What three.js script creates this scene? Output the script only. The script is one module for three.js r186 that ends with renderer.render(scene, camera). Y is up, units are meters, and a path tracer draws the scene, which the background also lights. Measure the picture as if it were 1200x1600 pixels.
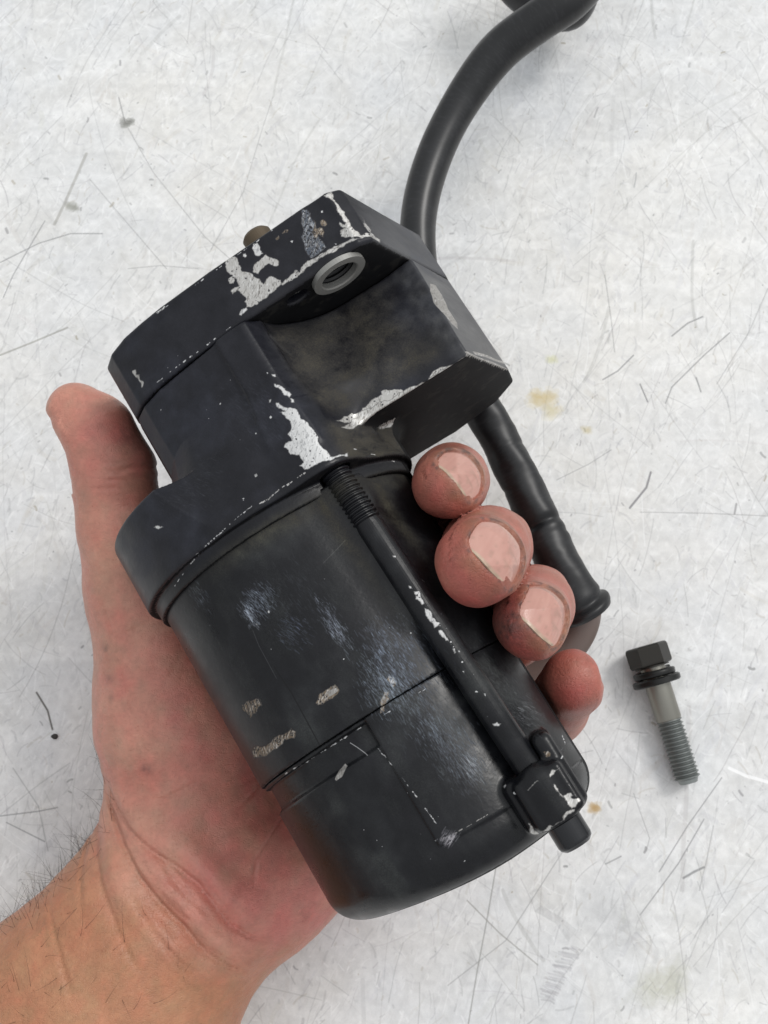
import * as THREE from 'three';
import { mergeGeometries, toCreasedNormals } from 'three/addons/utils/BufferGeometryUtils.js';

// ---------------------------------------------------------------- camera, sky, sun, exposure
const MM = 0.001;
const scene = new THREE.Scene();
const camera = new THREE.PerspectiveCamera(50, 3 / 4, 0.02, 20);
camera.position.set(0, 0.348, 0);
camera.rotation.set(-Math.PI * 75 / 180, 0, 0);
camera.setFocalLength(26); camera.fov = 50; camera.updateProjectionMatrix();
camera.focus = 0.25; camera.userData.fStop = 45;
scene.add(camera);

const renderer = new THREE.WebGLRenderer({ antialias: true });
renderer.toneMapping = THREE.LinearToneMapping;
renderer.toneMappingExposure = 1.0;
renderer.shadowMap.enabled = true;

// bright overcast sky, a little brighter towards the hidden sun
const SUN = new THREE.Vector3(0.55, 0.75, -0.42).normalize();
{
  const W = 256, H = 128, a = new Float32Array(W * H * 4);
  for (let j = 0; j < H; j++) for (let i = 0; i < W; i++) {
    const th = (0.5 - (j + 0.5) / H) * Math.PI * -1, ph = ((i + 0.5) / W) * 2 * Math.PI - Math.PI;
    const y = Math.sin(th), d = new THREE.Vector3(Math.cos(th) * Math.cos(ph), y, Math.cos(th) * Math.sin(ph));
    const c = Math.max(0, d.dot(SUN)), cl = 0.06 * Math.sin(d.x * 5 + 1.3 * Math.sin(d.z * 4)) * Math.sin(d.z * 6 + 2 * d.x);
    let L = y > 0 ? 0.54 + 0.26 * y + 0.6 * Math.pow(c, 4) + cl : 0.3;
    const o = (j * W + i) * 4;
    a[o] = L * 0.975; a[o + 1] = L * 1.0; a[o + 2] = L * 1.025; a[o + 3] = 1;
  }
  const t = new THREE.DataTexture(a, W, H, THREE.RGBAFormat, THREE.FloatType);
  t.mapping = THREE.EquirectangularReflectionMapping; t.magFilter = THREE.LinearFilter; t.minFilter = THREE.LinearFilter; t.needsUpdate = true;
  scene.background = t; scene.environment = t;
}
const sun = new THREE.DirectionalLight(new THREE.Color(1, 0.975, 0.94), 1.25);
sun.position.copy(SUN).multiplyScalar(2); sun.castShadow = true; sun.shadow.radius = 34;
sun.shadow.mapSize.set(2048, 2048);
Object.assign(sun.shadow.camera, { left: -0.5, right: 0.5, top: 0.5, bottom: -0.5, near: 0.5, far: 4 });
scene.add(sun); scene.add(sun.target);

// ---------------------------------------------------------------- helpers
let seed = 20240611;
const rnd = () => { seed = (seed + 0x6D2B79F5) | 0; let t = Math.imul(seed ^ (seed >>> 15), 1 | seed); t = (t + Math.imul(t ^ (t >>> 7), 61 | t)) ^ t; return ((t ^ (t >>> 14)) >>> 0) / 4294967296; };
const rr = (a, b) => a + (b - a) * rnd();
const clamp = (x, a = 0, b = 1) => (x < a ? a : x > b ? b : x);
const ss = (a, b, x) => { const t = clamp((x - a) / (b - a)); return t * t * (3 - 2 * t); };
const mix = (a, b, t) => a + (b - a) * t;
const hash = (x, y, z) => { let h = (Math.imul(x, 374761393) + Math.imul(y, 668265263) + Math.imul(z, 2147483647 ^ 0x5bd1e995)) | 0; h = Math.imul(h ^ (h >>> 13), 1274126177); return ((h ^ (h >>> 16)) >>> 0) / 4294967296; };
function noise2(x, y, p = 0, s = 0) {            // value noise, tiling with period p where p > 0
  const xi = Math.floor(x), yi = Math.floor(y), fx = x - xi, fy = y - yi, u = fx * fx * (3 - 2 * fx), v = fy * fy * (3 - 2 * fy);
  const m = p ? (k) => ((k % p) + p) % p : (k) => k, x0 = m(xi), x1 = m(xi + 1), y0 = m(yi), y1 = m(yi + 1);
  return mix(mix(hash(x0, y0, s), hash(x1, y0, s), u), mix(hash(x0, y1, s), hash(x1, y1, s), u), v);
}
function fbm(x, y, oct, p = 0, s = 0) { let a = 0, w = 0.5, n = 0; for (let i = 0; i < oct; i++) { a += w * noise2(x, y, p, s + i * 17); n += w; w *= 0.5; x *= 2; y *= 2; p *= 2; } return a / n; }
function noise3(x, y, z) {
  const xi = Math.floor(x), yi = Math.floor(y), zi = Math.floor(z), fx = x - xi, fy = y - yi, fz = z - zi;
  const u = fx * fx * (3 - 2 * fx), v = fy * fy * (3 - 2 * fy), w = fz * fz * (3 - 2 * fz);
  const c = (k) => mix(mix(hash(xi, yi, k), hash(xi + 1, yi, k), u), mix(hash(xi, yi + 1, k), hash(xi + 1, yi + 1, k), u), v);
  return mix(c(zi), c(zi + 1), w);
}
const smin = (a, b, k) => { const h = Math.max(k - Math.abs(a - b), 0) / k; return Math.min(a, b) - h * h * k * 0.25; };
const smax = (a, b, k) => -smin(-a, -b, k);

const used = {};
function numbered(n) { used[n] = (used[n] ?? -1) + 1; return used[n] ? n + '_' + String(used[n]).padStart(3, '0') : n; }
function thing(name, label, category) { const g = new THREE.Group(); g.name = numbered(name); g.userData = { label, category }; scene.add(g); return g; }
function part(name, geo, mat, parent, label) { const m = new THREE.Mesh(geo, mat); m.name = numbered(name); m.castShadow = m.receiveShadow = true; if (label) m.userData.label = label; parent.add(m); return m; }

// a surface net over a signed distance field (mm); far blocks are skipped, vertices are pulled onto the surface
function net(f, lo, hi, h) {
  const n = [0, 1, 2].map((i) => Math.ceil((hi[i] - lo[i]) / h) + 1), [nx, ny, nz] = n, B = 6, V = new Float32Array(nx * ny * nz), rad = B * h * 0.5 * 1.7321 * 1.25 + 0.4;
  const X = (i) => lo[0] + i * h, Y = (j) => lo[1] + j * h, Z = (k) => lo[2] + k * h, at = (i, j, k) => (k * ny + j) * nx + i;
  for (let k0 = 0; k0 < nz; k0 += B) for (let j0 = 0; j0 < ny; j0 += B) for (let i0 = 0; i0 < nx; i0 += B) {
    const c = f(X(i0 + B / 2), Y(j0 + B / 2), Z(k0 + B / 2)), far = Math.abs(c) > rad;
    for (let k = k0; k < Math.min(k0 + B, nz); k++) for (let j = j0; j < Math.min(j0 + B, ny); j++) for (let i = i0; i < Math.min(i0 + B, nx); i++)
      V[at(i, j, k)] = far ? c : f(X(i), Y(j), Z(k));
  }
  const id = new Int32Array(nx * ny * nz).fill(-1), P = [];
  const E = [[0, 1], [2, 3], [4, 5], [6, 7], [0, 2], [1, 3], [4, 6], [5, 7], [0, 4], [1, 5], [2, 6], [3, 7]], q = new Float64Array(8);
  for (let k = 0; k < nz - 1; k++) for (let j = 0; j < ny - 1; j++) for (let i = 0; i < nx - 1; i++) {
    let mask = 0;
    for (let c = 0; c < 8; c++) { const v = (q[c] = V[at(i + (c & 1), j + ((c >> 1) & 1), k + (c >> 2))]); if (v < 0) mask |= 1 << c; }
    if (mask === 0 || mask === 255) continue;
    let sx = 0, sy = 0, sz = 0, m = 0;
    for (const [a, b] of E) if ((q[a] < 0) !== (q[b] < 0)) { const t = q[a] / (q[a] - q[b]); sx += mix(a & 1, b & 1, t); sy += mix((a >> 1) & 1, (b >> 1) & 1, t); sz += mix(a >> 2, b >> 2, t); m++; }
    id[at(i, j, k)] = P.length / 3; P.push(X(i + sx / m), Y(j + sy / m), Z(k + sz / m));
  }
  const I = [], quad = (a, b, c, d, flip) => { if (a < 0 || b < 0 || c < 0 || d < 0) return; if (flip) I.push(a, c, b, a, d, c); else I.push(a, b, c, a, c, d); };
  for (let k = 1; k < nz - 1; k++) for (let j = 1; j < ny - 1; j++) for (let i = 1; i < nx - 1; i++) {
    const s = V[at(i, j, k)] < 0;
    if (s !== V[at(i + 1, j, k)] < 0) quad(id[at(i, j - 1, k - 1)], id[at(i, j, k - 1)], id[at(i, j, k)], id[at(i, j - 1, k)], !s);
    if (s !== V[at(i, j + 1, k)] < 0) quad(id[at(i - 1, j, k - 1)], id[at(i - 1, j, k)], id[at(i, j, k)], id[at(i, j, k - 1)], !s);
    if (s !== V[at(i, j, k + 1)] < 0) quad(id[at(i - 1, j - 1, k)], id[at(i, j - 1, k)], id[at(i, j, k)], id[at(i - 1, j, k)], !s);
  }
  const pos = new Float32Array(P), nor = new Float32Array(P.length), e = h * 0.35;
  for (let v = 0; v < pos.length; v += 3) {
    let x = pos[v], y = pos[v + 1], z = pos[v + 2], gx, gy, gz, g;
    const d0 = f(x, y, z); gx = f(x + e, y, z) - d0; gy = f(x, y + e, z) - d0; gz = f(x, y, z + e) - d0; g = Math.hypot(gx, gy, gz) || 1e-9;
    const q = clamp(d0 * Math.min(1, e / g * 1.1), -h * 0.5, h * 0.5) / g; x -= gx * q; y -= gy * q; z -= gz * q;
    gx = f(x + e, y, z) - f(x - e, y, z); gy = f(x, y + e, z) - f(x, y - e, z); gz = f(x, y, z + e) - f(x, y, z - e); g = Math.hypot(gx, gy, gz) || 1e-9; gx /= g; gy /= g; gz /= g;
    pos[v] = x; pos[v + 1] = y; pos[v + 2] = z; nor[v] = gx; nor[v + 1] = gy; nor[v + 2] = gz;
  }
  return { pos, nor, idx: I };
}
// unfolds a net onto flat charts chosen by the way each face points; uv in millimetres through the given scale, one material group per chart
function charted(m, charts, color) {
  const buckets = charts.map(() => []), { pos, nor, idx } = m;
  for (let t = 0; t < idx.length; t += 3) {
    const [a, b, c] = [idx[t] * 3, idx[t + 1] * 3, idx[t + 2] * 3];
    const ux = pos[b] - pos[a], uy = pos[b + 1] - pos[a + 1], uz = pos[b + 2] - pos[a + 2], vx = pos[c] - pos[a], vy = pos[c + 1] - pos[a + 1], vz = pos[c + 2] - pos[a + 2];
    let x = uy * vz - uz * vy, y = uz * vx - ux * vz, z = ux * vy - uy * vx; const l = Math.hypot(x, y, z) || 1; x /= l; y /= l; z /= l;
    buckets[charts.findIndex((ch) => ch.test(x, y, z))].push(idx[t], idx[t + 1], idx[t + 2]);
  }
  const P = [], N = [], U = [], C = [], I = [], g = new THREE.BufferGeometry();
  buckets.forEach((list, k) => {
    const map = new Map(), start = I.length;
    for (const v of list) {
      if (!map.has(v)) {
        map.set(v, P.length / 3);
        const x = pos[v * 3], y = pos[v * 3 + 1], z = pos[v * 3 + 2];
        P.push(x * MM, y * MM, z * MM); N.push(nor[v * 3], nor[v * 3 + 1], nor[v * 3 + 2]); U.push(...charts[k].uv(x, y, z));
        if (color) C.push(...color(x, y, z, nor[v * 3], nor[v * 3 + 1], nor[v * 3 + 2]));
      }
      I.push(map.get(v));
    }
    if (I.length > start) g.addGroup(start, I.length - start, charts[k].slot);
  });
  g.setAttribute('position', new THREE.BufferAttribute(new Float32Array(P), 3));
  g.setAttribute('normal', new THREE.BufferAttribute(new Float32Array(N), 3));
  g.setAttribute('uv', new THREE.BufferAttribute(new Float32Array(U), 2));
  if (color) g.setAttribute('color', new THREE.BufferAttribute(new Float32Array(C), 3));
  g.setIndex(I);
  return g;
}
function canvasTexture(cv, srgb, wrap) {
  const t = new THREE.CanvasTexture(cv); if (srgb) t.colorSpace = THREE.SRGBColorSpace;
  t.wrapS = t.wrapT = wrap ?? THREE.RepeatWrapping; t.magFilter = THREE.LinearFilter; t.anisotropy = 8; return t;
}
function canvas(w, h) { const c = document.createElement('canvas'); c.width = w; c.height = h; return [c, c.getContext('2d')]; }
// a tube swept along mm points; radius and squash may vary along and around it
function sweep(points, radius, seg, around, cap = true) {
  const curve = new THREE.CatmullRomCurve3(points.map((p) => new THREE.Vector3(...p)), false, 'centripetal'), L = curve.getLength(), fr = curve.computeFrenetFrames(seg);
  const P = [], U = [], I = [];
  for (let i = 0; i <= seg; i++) {
    const c = curve.getPointAt(i / seg), n = fr.normals[i], b = fr.binormals[i];
    for (let j = 0; j <= around; j++) {
      const a = (j / around) * 2 * Math.PI, r = radius(i / seg, a, L), x = Math.cos(a) * r, y = Math.sin(a) * r;
      P.push((c.x + n.x * x + b.x * y) * MM, (c.y + n.y * x + b.y * y) * MM, (c.z + n.z * x + b.z * y) * MM); U.push((j / around) * 40, (i / seg) * L);
    }
  }
  for (let i = 0; i < seg; i++) for (let j = 0; j < around; j++) { const a = i * (around + 1) + j, b = a + around + 1; I.push(a, a + 1, b, b, a + 1, b + 1); }
  if (cap) for (const i of [0, seg]) { const c = curve.getPointAt(i / seg), o = P.length / 3; P.push(c.x * MM, c.y * MM, c.z * MM); U.push(0, 0); for (let j = 0; j < around; j++) { const a = i * (around + 1) + j; if (i) I.push(o, a, a + 1); else I.push(o, a + 1, a); } }
  const g = new THREE.BufferGeometry(); g.setAttribute('position', new THREE.Float32BufferAttribute(P, 3)); g.setAttribute('uv', new THREE.Float32BufferAttribute(U, 2)); g.setIndex(I);
  g.computeVertexNormals();
  const N = g.attributes.normal; // close the seam
  for (let i = 0; i <= seg; i++) { const a = i * (around + 1), b = a + around, x = N.getX(a) + N.getX(b), y = N.getY(a) + N.getY(b), z = N.getZ(a) + N.getZ(b), l = Math.hypot(x, y, z) || 1; N.setXYZ(a, x / l, y / l, z / l); N.setXYZ(b, x / l, y / l, z / l); }
  return g;
}
const lathe = (pts, n = 64) => toCreasedNormals(new THREE.LatheGeometry(pts.map(([r, y]) => new THREE.Vector2(r * MM, y * MM)), n), 0.6);

// ---------------------------------------------------------------- table top
{
  const TW = 2048, S = TW / 420;                                  // pixels per mm: one tile is 420 mm
  const [cv, g] = canvas(TW, TW), [bv, b] = canvas(TW, TW);
  const im = g.createImageData(TW, TW), D = im.data;
  for (let y = 0; y < TW; y++) for (let x = 0; x < TW; x++) {
    const big = fbm(x / 256, y / 256, 4, 8, 3), mid = fbm(x / 64 + 3 * big, y / 64, 3, 32, 41), fine = fbm(x / 8, y / 8, 3, 256, 77);
    const wear = ss(0.52, 0.7, mid), pale = ss(0.55, 0.75, fbm(x / 128, y / 32, 3, 0, 9));
    let v = 219 + (big - 0.5) * 12 + (fine - 0.5) * 22 - wear * 6 + (mid - 0.5) * 9 + pale * 7 + (hash(x, y, 5) - 0.5) * 7;
    const o = (y * TW + x) * 4, warm = (mid - 0.5) * 4 + (big - 0.5) * 7 + 0.6;
    D[o] = clamp(v + warm * 0.5, 0, 255); D[o + 1] = clamp(v, 0, 255); D[o + 2] = clamp(v - warm * 0.9 - 1, 0, 255); D[o + 3] = 255;
  }
  g.putImageData(im, 0, 0);
  b.fillStyle = '#808080'; b.fillRect(0, 0, TW, TW);
  const stroke = (c, pts, w, style) => { c.strokeStyle = style; c.lineWidth = w; c.lineCap = 'round'; c.beginPath(); c.moveTo(pts[0], pts[1]); for (let i = 2; i < pts.length; i += 2) c.lineTo(pts[i], pts[i + 1]); c.stroke(); };
  const wrapped = (x, y, r, f) => { for (const dx of [0, -TW, TW]) for (const dy of [0, -TW, TW]) if (x + dx > -r && x + dx < TW + r && y + dy > -r && y + dy < TW + r) f(x + dx, y + dy); };
  const scratch = (x, y, ang, len, w, style, bump, bend = 0) => {
    const n = len < 30 ? 4 : 12, p = [0, 0]; let a = ang, px = 0, py = 0;
    for (let i = 0; i < n; i++) { px += Math.cos(a) * len / n; py += Math.sin(a) * len / n; a += bend / n + rr(-0.05, 0.05); p.push(px, py); }
    wrapped(x, y, len, (ox, oy) => { const q = p.map((v, i) => v + (i & 1 ? oy : ox)); stroke(g, q, w, style); if (bump) stroke(b, q, w * 1.2, bump); });
  };
  const dirs = () => { const r = rnd(); return r < 0.45 ? rr(-1.35, -0.75) : r < 0.65 ? rr(-1.75, -1.35) : r < 0.8 ? rr(0.5, 1.2) : rr(-3.1, 3.1); };
  // rubbed patches of grey and of brighter paint
  for (let i = 0; i < 5200; i++) { const k = rnd(), c = k < 0.55 ? '255,255,255' : k < 0.86 ? '150,150,153' : '165,155,138'; scratch(rr(0, TW), rr(0, TW), dirs(), rr(6, 60), rr(1.5, 9), `rgba(${c},${rr(0.03, 0.11)})`, null, rr(-0.8, 0.8)); }
  // short overlapping rubs that make up the worn paint
  for (let i = 0; i < 17000; i++) { const k = rnd(); scratch(rr(0, TW), rr(0, TW), dirs(), 3 + 26 * rnd() ** 2, rr(1, 3.4), k < 0.5 ? `rgba(255,255,255,${rr(0.06, 0.3)})` : `rgba(${k < 0.9 ? '138,138,140' : '150,140,122'},${rr(0.05, 0.22)})`, k > 0.5 && k < 0.6 ? 'rgba(70,70,70,.3)' : null, rr(-1.2, 1.2)); }
  // fine hairline scratches
  for (let i = 0; i < 5200; i++) { const k = rnd(); scratch(rr(0, TW), rr(0, TW), dirs(), 8 + 90 * rnd() ** 2.2, rr(0.6, 1.7), k < 0.62 ? `rgba(112,111,112,${rr(0.06, 0.26)})` : `rgba(250,250,250,${rr(0.1, 0.45)})`, rnd() < 0.6 ? `rgba(40,40,40,${rr(0.15, 0.5)})` : null, rr(-0.5, 0.5)); }
  for (let i = 0; i < 300; i++) scratch(rr(0, TW), rr(0, TW), dirs(), rr(90, 420), rr(0.7, 1.7), `rgba(124,123,122,${rr(0.08, 0.26)})`, `rgba(30,30,30,${rr(0.2, 0.6)})`, rr(-0.35, 0.35));
  for (let i = 0; i < 60; i++) scratch(rr(0, TW), rr(0, TW), dirs(), rr(60, 300), rr(3, 7), `rgba(120,118,114,${rr(0.05, 0.16)})`, null, rr(-0.4, 0.4));
  // nicks and specks
  for (let i = 0; i < 1100; i++) { const s = rnd() ** 3; scratch(rr(0, TW), rr(0, TW), rr(-3, 3), 1 + 9 * s, rr(1, 2.2 + 3 * s), `rgba(${rnd() < 0.75 ? '98,97,98' : '128,116,92'},${rr(0.1, 0.45)})`, 'rgba(30,30,30,.4)', rr(-1, 1)); }
  for (let i = 0; i < 26; i++) scratch(rr(0, TW), rr(0, TW), dirs(), rr(8, 30), rr(1.6, 3.4), `rgba(105,104,106,${rr(0.2, 0.5)})`, 'rgba(20,20,20,.5)', rr(-0.5, 0.5));
  // the marks that stand out, where they are on the table (mm from below the camera)
  const T = (x, z) => [(x + 210) * S, (z + 250) * S];
  const mark = (w, style, ...xz) => { const p = []; for (let i = 0; i < xz.length; i += 2) p.push(...T(xz[i], xz[i + 1])); stroke(g, p, w, style); stroke(b, p, w, 'rgba(25,25,25,.5)'); };
  const stain = (x, z, r, rgb, a, q = 26) => { for (let i = 0; i < q; i++) { const [px, py] = T(x + rr(-r, r) * 0.6, z + rr(-r, r) * 0.5); g.fillStyle = `rgba(${rgb},${a / 4})`; g.beginPath(); for (let k = 0; k < 11; k++) { const t = k / 11 * 6.283, R = rr(0.25, 0.62) * r * S; g.lineTo(px + Math.cos(t) * R, py + Math.sin(t) * R * 0.8); } g.fill(); } };
  mark(2.2, 'rgba(92,90,94,.6)', -120.0, -292.0, -128.5, -279.3, -136.0, -269.0);
  mark(1.6, 'rgba(95,94,96,.5)', -98.8, -292.0, -102.0, -280.7, -100.4, -266.8, -97.0, -250.5, -94.0, -239.8);
  mark(1.4, 'rgba(110,110,110,.35)', -92.7, -237.1, -82.4, -218.8, -63.0, -193.4, -44.5, -176.2);
  mark(1.4, 'rgba(110,110,110,.35)', -105.1, -216.3, -90.3, -198.4, -75.9, -181.1);
  mark(5, 'rgba(125,122,116,.35)', -107.0, -226.6, -110.7, -215.0, -113.5, -206.0, -116.3, -198.4);
  mark(1.6, 'rgba(95,94,96,.5)', -134.1, -183.5, -121.3, -190.9, -110.4, -194.7, -99.1, -194.7);
  mark(1.6, 'rgba(95,94,96,.5)', -131.8, -170.1, -129.2, -178.6, -119.8, -199.7);
  mark(1.4, 'rgba(110,110,110,.35)', -89.3, -181.1, -78.2, -182.3, -64.7, -181.1);
  mark(1.2, 'rgba(110,110,110,.35)', -31.1, -289.1, -37.6, -261.3, -44.0, -237.1, -50.1, -211.1, -60.6, -188.5);
  mark(1.3, 'rgba(110,110,110,.35)', -78.9, -286.3, -85.5, -275.1, -90.4, -258.6);
  mark(3, 'rgba(120,118,110,.45)', -131.0, -148.6, -120.5, -153.3, -108.8, -158.8);
  mark(3.2, 'rgba(92,90,94,.6)', 88.4, -106.9, 86.6, -101.6, 80.7, -94.6);
  mark(2.4, 'rgba(95,94,96,.5)', 109.8, -162.9, 104.5, -160.5, 98.7, -155.7);
  mark(2.2, 'rgba(95,94,96,.5)', 85.1, -148.6, 79.4, -142.8, 74.2, -139.7);
  mark(1.8, 'rgba(95,94,96,.5)', 118.6, -156.9, 109.2, -148.6, 97.4, -137.0, 94.9, -131.2);
  mark(1.5, 'rgba(110,110,110,.35)', 133.3, -173.7, 125.1, -156.9, 112.7, -138.1);
  mark(2.2, 'rgba(95,94,96,.5)', 105.9, -140.4, 107.1, -135.3);
  mark(1.6, 'rgba(110,110,110,.35)', 76.9, -178.6, 78.2, -161.7, 78.7, -149.8);
  mark(2, 'rgba(92,90,94,.6)', 86.7, -138.1, 88.9, -131.7);
  mark(1.4, 'rgba(110,110,110,.35)', 84.0, -93.2, 104.9, -92.8, 125.9, -91.9);
  mark(1.4, 'rgba(110,110,110,.35)', 57.1, -104.2, 68.0, -109.7, 75.7, -114.7);
  mark(1.7, 'rgba(115,114,110,.5)', 33.8, 17.8, 31.0, 31.4, 27.4, 47.4, 24.6, 61.3);
  mark(1.7, 'rgba(125,123,116,.5)', 24.9, 27.3, 34.3, 36.4, 45.4, 45.3);
  mark(1.4, 'rgba(95,94,96,.5)', 104.1, -8.5, 92.6, 5.7, 83.0, 19.1);
  mark(1.4, 'rgba(95,94,96,.5)', 97.7, 3.8, 88.9, 16.8, 76.5, 31.4);
  mark(1.4, 'rgba(110,110,110,.35)', 100.4, 5.7, 97.8, 15.0, 94.7, 24.5);
  mark(3, 'rgba(95,94,96,.5)', 96.6, 17.8, 93.6, 19.1, 90.2, 20.9);
  mark(1.4, 'rgba(110,110,110,.35)', 18.8, 50.9, 36.1, 38.6, 54.3, 13.1);
  mark(1.2, 'rgba(110,110,110,.35)', 76.6, -3.8, 80.7, 9.4, 79.5, 13.1);
  mark(1.6, 'rgba(95,94,96,.5)', -117.3, 2.9, -105.7, 1.5, -99.9, 0.4);
  mark(1.4, 'rgba(95,94,96,.5)', -115.2, 4.8, -103.0, 10.4);
  mark(1.4, 'rgba(110,110,110,.35)', -114.6, -11.4, -105.8, 0.0, -101.8, 13.1);
  mark(2.6, 'rgba(80,78,74,.8)', -109.2, -34.5, -105.3, -29.0, -103.3, -23.1);
  mark(2.0, 'rgba(112,110,116,0.10)', 55.4, 40.1, 57.6, 40.7, 58.3, 41.5);
  mark(2.7, 'rgba(112,110,116,0.12)', 53.8, 40.5, 57.3, 41.0, 58.8, 41.3);
  mark(1.6, 'rgba(112,110,116,0.23)', 55.7, 40.5, 57.1, 41.4, 57.7, 42.1);
  mark(1.8, 'rgba(112,110,116,0.18)', 55.0, 40.8, 56.8, 41.7, 57.5, 42.5);
  mark(2.5, 'rgba(112,110,116,0.16)', 52.8, 41.7, 56.2, 42.4, 57.5, 42.6);
  mark(2.9, 'rgba(112,110,116,0.17)', 51.8, 41.7, 56.0, 42.7, 57.5, 43.3);
  mark(2.9, 'rgba(112,110,116,0.16)', 51.8, 42.3, 55.7, 43.1, 57.2, 43.6);
  mark(1.8, 'rgba(112,110,116,0.21)', 53.0, 43.0, 55.4, 43.4, 56.2, 44.0);
  mark(2.1, 'rgba(112,110,116,0.13)', 52.5, 43.6, 54.9, 44.1, 56.0, 44.6);
  mark(2.5, 'rgba(112,110,116,0.12)', 52.5, 43.6, 54.6, 44.4, 55.4, 44.8);
  mark(3.0, 'rgba(112,110,116,0.10)', 50.9, 44.3, 54.4, 44.8, 55.5, 45.5);
  mark(1.7, 'rgba(112,110,116,0.13)', 50.6, 44.4, 54.1, 45.1, 55.4, 45.3);
  mark(3.1, 'rgba(112,110,116,0.20)', 50.3, 45.4, 53.6, 45.8, 55.2, 46.2);
  mark(2.8, 'rgba(112,110,116,0.15)', 49.9, 45.3, 53.4, 46.1, 55.0, 46.9);
  mark(1.6, 'rgba(112,110,116,0.15)', 50.5, 45.8, 53.2, 46.5, 54.0, 47.3);
  mark(1.2, 'rgba(112,110,116,0.09)', 50.2, 45.9, 52.9, 46.8, 53.9, 47.2);
  mark(3.2, 'rgba(112,110,116,0.15)', 50.4, 47.1, 52.5, 47.5, 53.2, 47.7);
  mark(2.6, 'rgba(112,110,116,0.10)', 49.8, 47.1, 52.3, 47.8, 53.0, 48.2);
  mark(1.4, 'rgba(112,110,116,0.16)', 48.3, 47.5, 52.1, 48.1, 53.7, 49.0);
  mark(1.7, 'rgba(112,110,116,0.15)', 48.6, 47.8, 51.9, 48.5, 53.0, 48.8);
  mark(2.2, 'rgba(112,110,116,0.09)', 47.5, 48.6, 51.5, 49.1, 52.9, 49.5);
  mark(2.9, 'rgba(112,110,116,0.10)', 48.7, 48.5, 51.3, 49.5, 52.1, 50.0);
  mark(2.0, 'rgba(112,110,116,0.22)', 47.2, 48.9, 51.1, 49.8, 52.7, 50.5);
  mark(1.4, 'rgba(112,110,116,0.11)', 48.6, 49.2, 50.9, 50.1, 52.0, 51.0);
  mark(2.8, 'rgba(112,110,116,0.18)', 47.7, 50.1, 50.6, 50.8, 51.8, 51.4);
  mark(1.7, 'rgba(112,110,116,0.23)', 47.6, 50.7, 50.4, 51.2, 51.7, 52.0);
  mark(2.5, 'rgba(112,110,116,0.09)', 46.7, 51.0, 50.2, 51.5, 51.8, 52.3);
  mark(1.3, 'rgba(112,110,116,0.11)', 47.0, 51.1, 50.1, 51.8, 51.3, 52.5);
  mark(1.2, 'rgba(112,110,116,0.23)', 47.2, 51.5, 49.8, 52.5, 50.6, 52.7);
  mark(2.8, 'rgba(112,110,116,0.22)', 46.1, 51.9, 49.6, 52.8, 51.1, 53.1);
  mark(1.9, 'rgba(112,110,116,0.22)', 46.5, 52.5, 49.5, 53.2, 50.8, 53.7);
  mark(1.3, 'rgba(112,110,116,0.18)', 47.8, 52.5, 49.3, 53.5, 49.9, 54.1);
  mark(2.7, 'rgba(112,110,116,0.16)', 46.1, 53.2, 49.1, 54.1, 50.0, 54.9);
  mark(2.3, 'rgba(112,110,116,0.14)', 47.5, 53.9, 48.9, 54.5, 49.6, 54.8);
  mark(3.1, 'rgba(112,110,116,0.10)', 45.6, 54.0, 48.8, 54.8, 49.9, 55.6);
  mark(2.1, 'rgba(112,110,116,0.22)', 46.1, 54.8, 48.7, 55.1, 49.8, 55.9);
  mark(2, 'rgba(125,123,127,.13)', 45.1, 30.3, 51.1, 33.6, 54.7, 38.6);
  mark(2, 'rgba(125,123,127,.13)', 45.4, 30.2, 51.3, 33.4, 55.0, 38.2);
  mark(2, 'rgba(125,123,127,.13)', 45.6, 30.0, 51.5, 33.2, 55.3, 37.9);
  mark(2, 'rgba(125,123,127,.13)', 45.9, 29.8, 51.7, 33.0, 55.6, 37.5);
  mark(2, 'rgba(125,123,127,.13)', 46.1, 29.6, 51.9, 32.9, 55.9, 37.2);
  mark(2, 'rgba(125,123,127,.13)', 46.3, 29.4, 52.1, 32.7, 56.2, 36.8);
  mark(2, 'rgba(125,123,127,.13)', 46.6, 29.3, 52.3, 32.5, 56.5, 36.4);
  mark(2, 'rgba(125,123,127,.13)', 46.8, 29.1, 52.5, 32.3, 56.8, 36.1);
  mark(2, 'rgba(125,123,127,.13)', 47.0, 28.9, 52.7, 32.1, 57.1, 35.7);
  mark(5, 'rgba(255,255,255,.6)', 106.7, -11.4, 111.5, -9.1, 118.2, -7.2);
  stain(53.6, -133.0, 5.5, '195,178,115', 0.36, 26);
  stain(56.8, -127.8, 4, '200,186,130', 0.25, 26);
  stain(57.1, -147.0, 2.6, '196,184,130', 0.2, 26);
  stain(67.7, -121.6, 2.2, '186,176,125', 0.25, 26);
  stain(64.6, 0.6, 2.6, '170,135,85', 0.45, 26);
  stain(81.9, 50.1, 9, '150,146,140', 0.16, 26);
  stain(68.7, 33.2, 14, '178,172,164', 0.1, 40);
  stain(52.4, -279.3, 14, '170,165,160', 0.2, 40);
  stain(-93.3, -239.3, 3.2, '100,98,95', 0.7, 14);
  stain(-110.7, -205.5, 3, '130,128,120', 0.4, 26);
  const map = canvasTexture(cv, true), bump = canvasTexture(bv, false);
  const mat = new THREE.MeshPhysicalMaterial({ map, bumpMap: bump, bumpScale: 0.00012, roughness: 0.5, specularIntensity: 0.7 });
  const edge = new THREE.MeshStandardMaterial({ color: 0xb9b9b7, roughness: 0.5 });
  const geo = new THREE.BoxGeometry(1.26, 0.03, 1.26), uv = geo.attributes.uv, p = geo.attributes.position;
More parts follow.
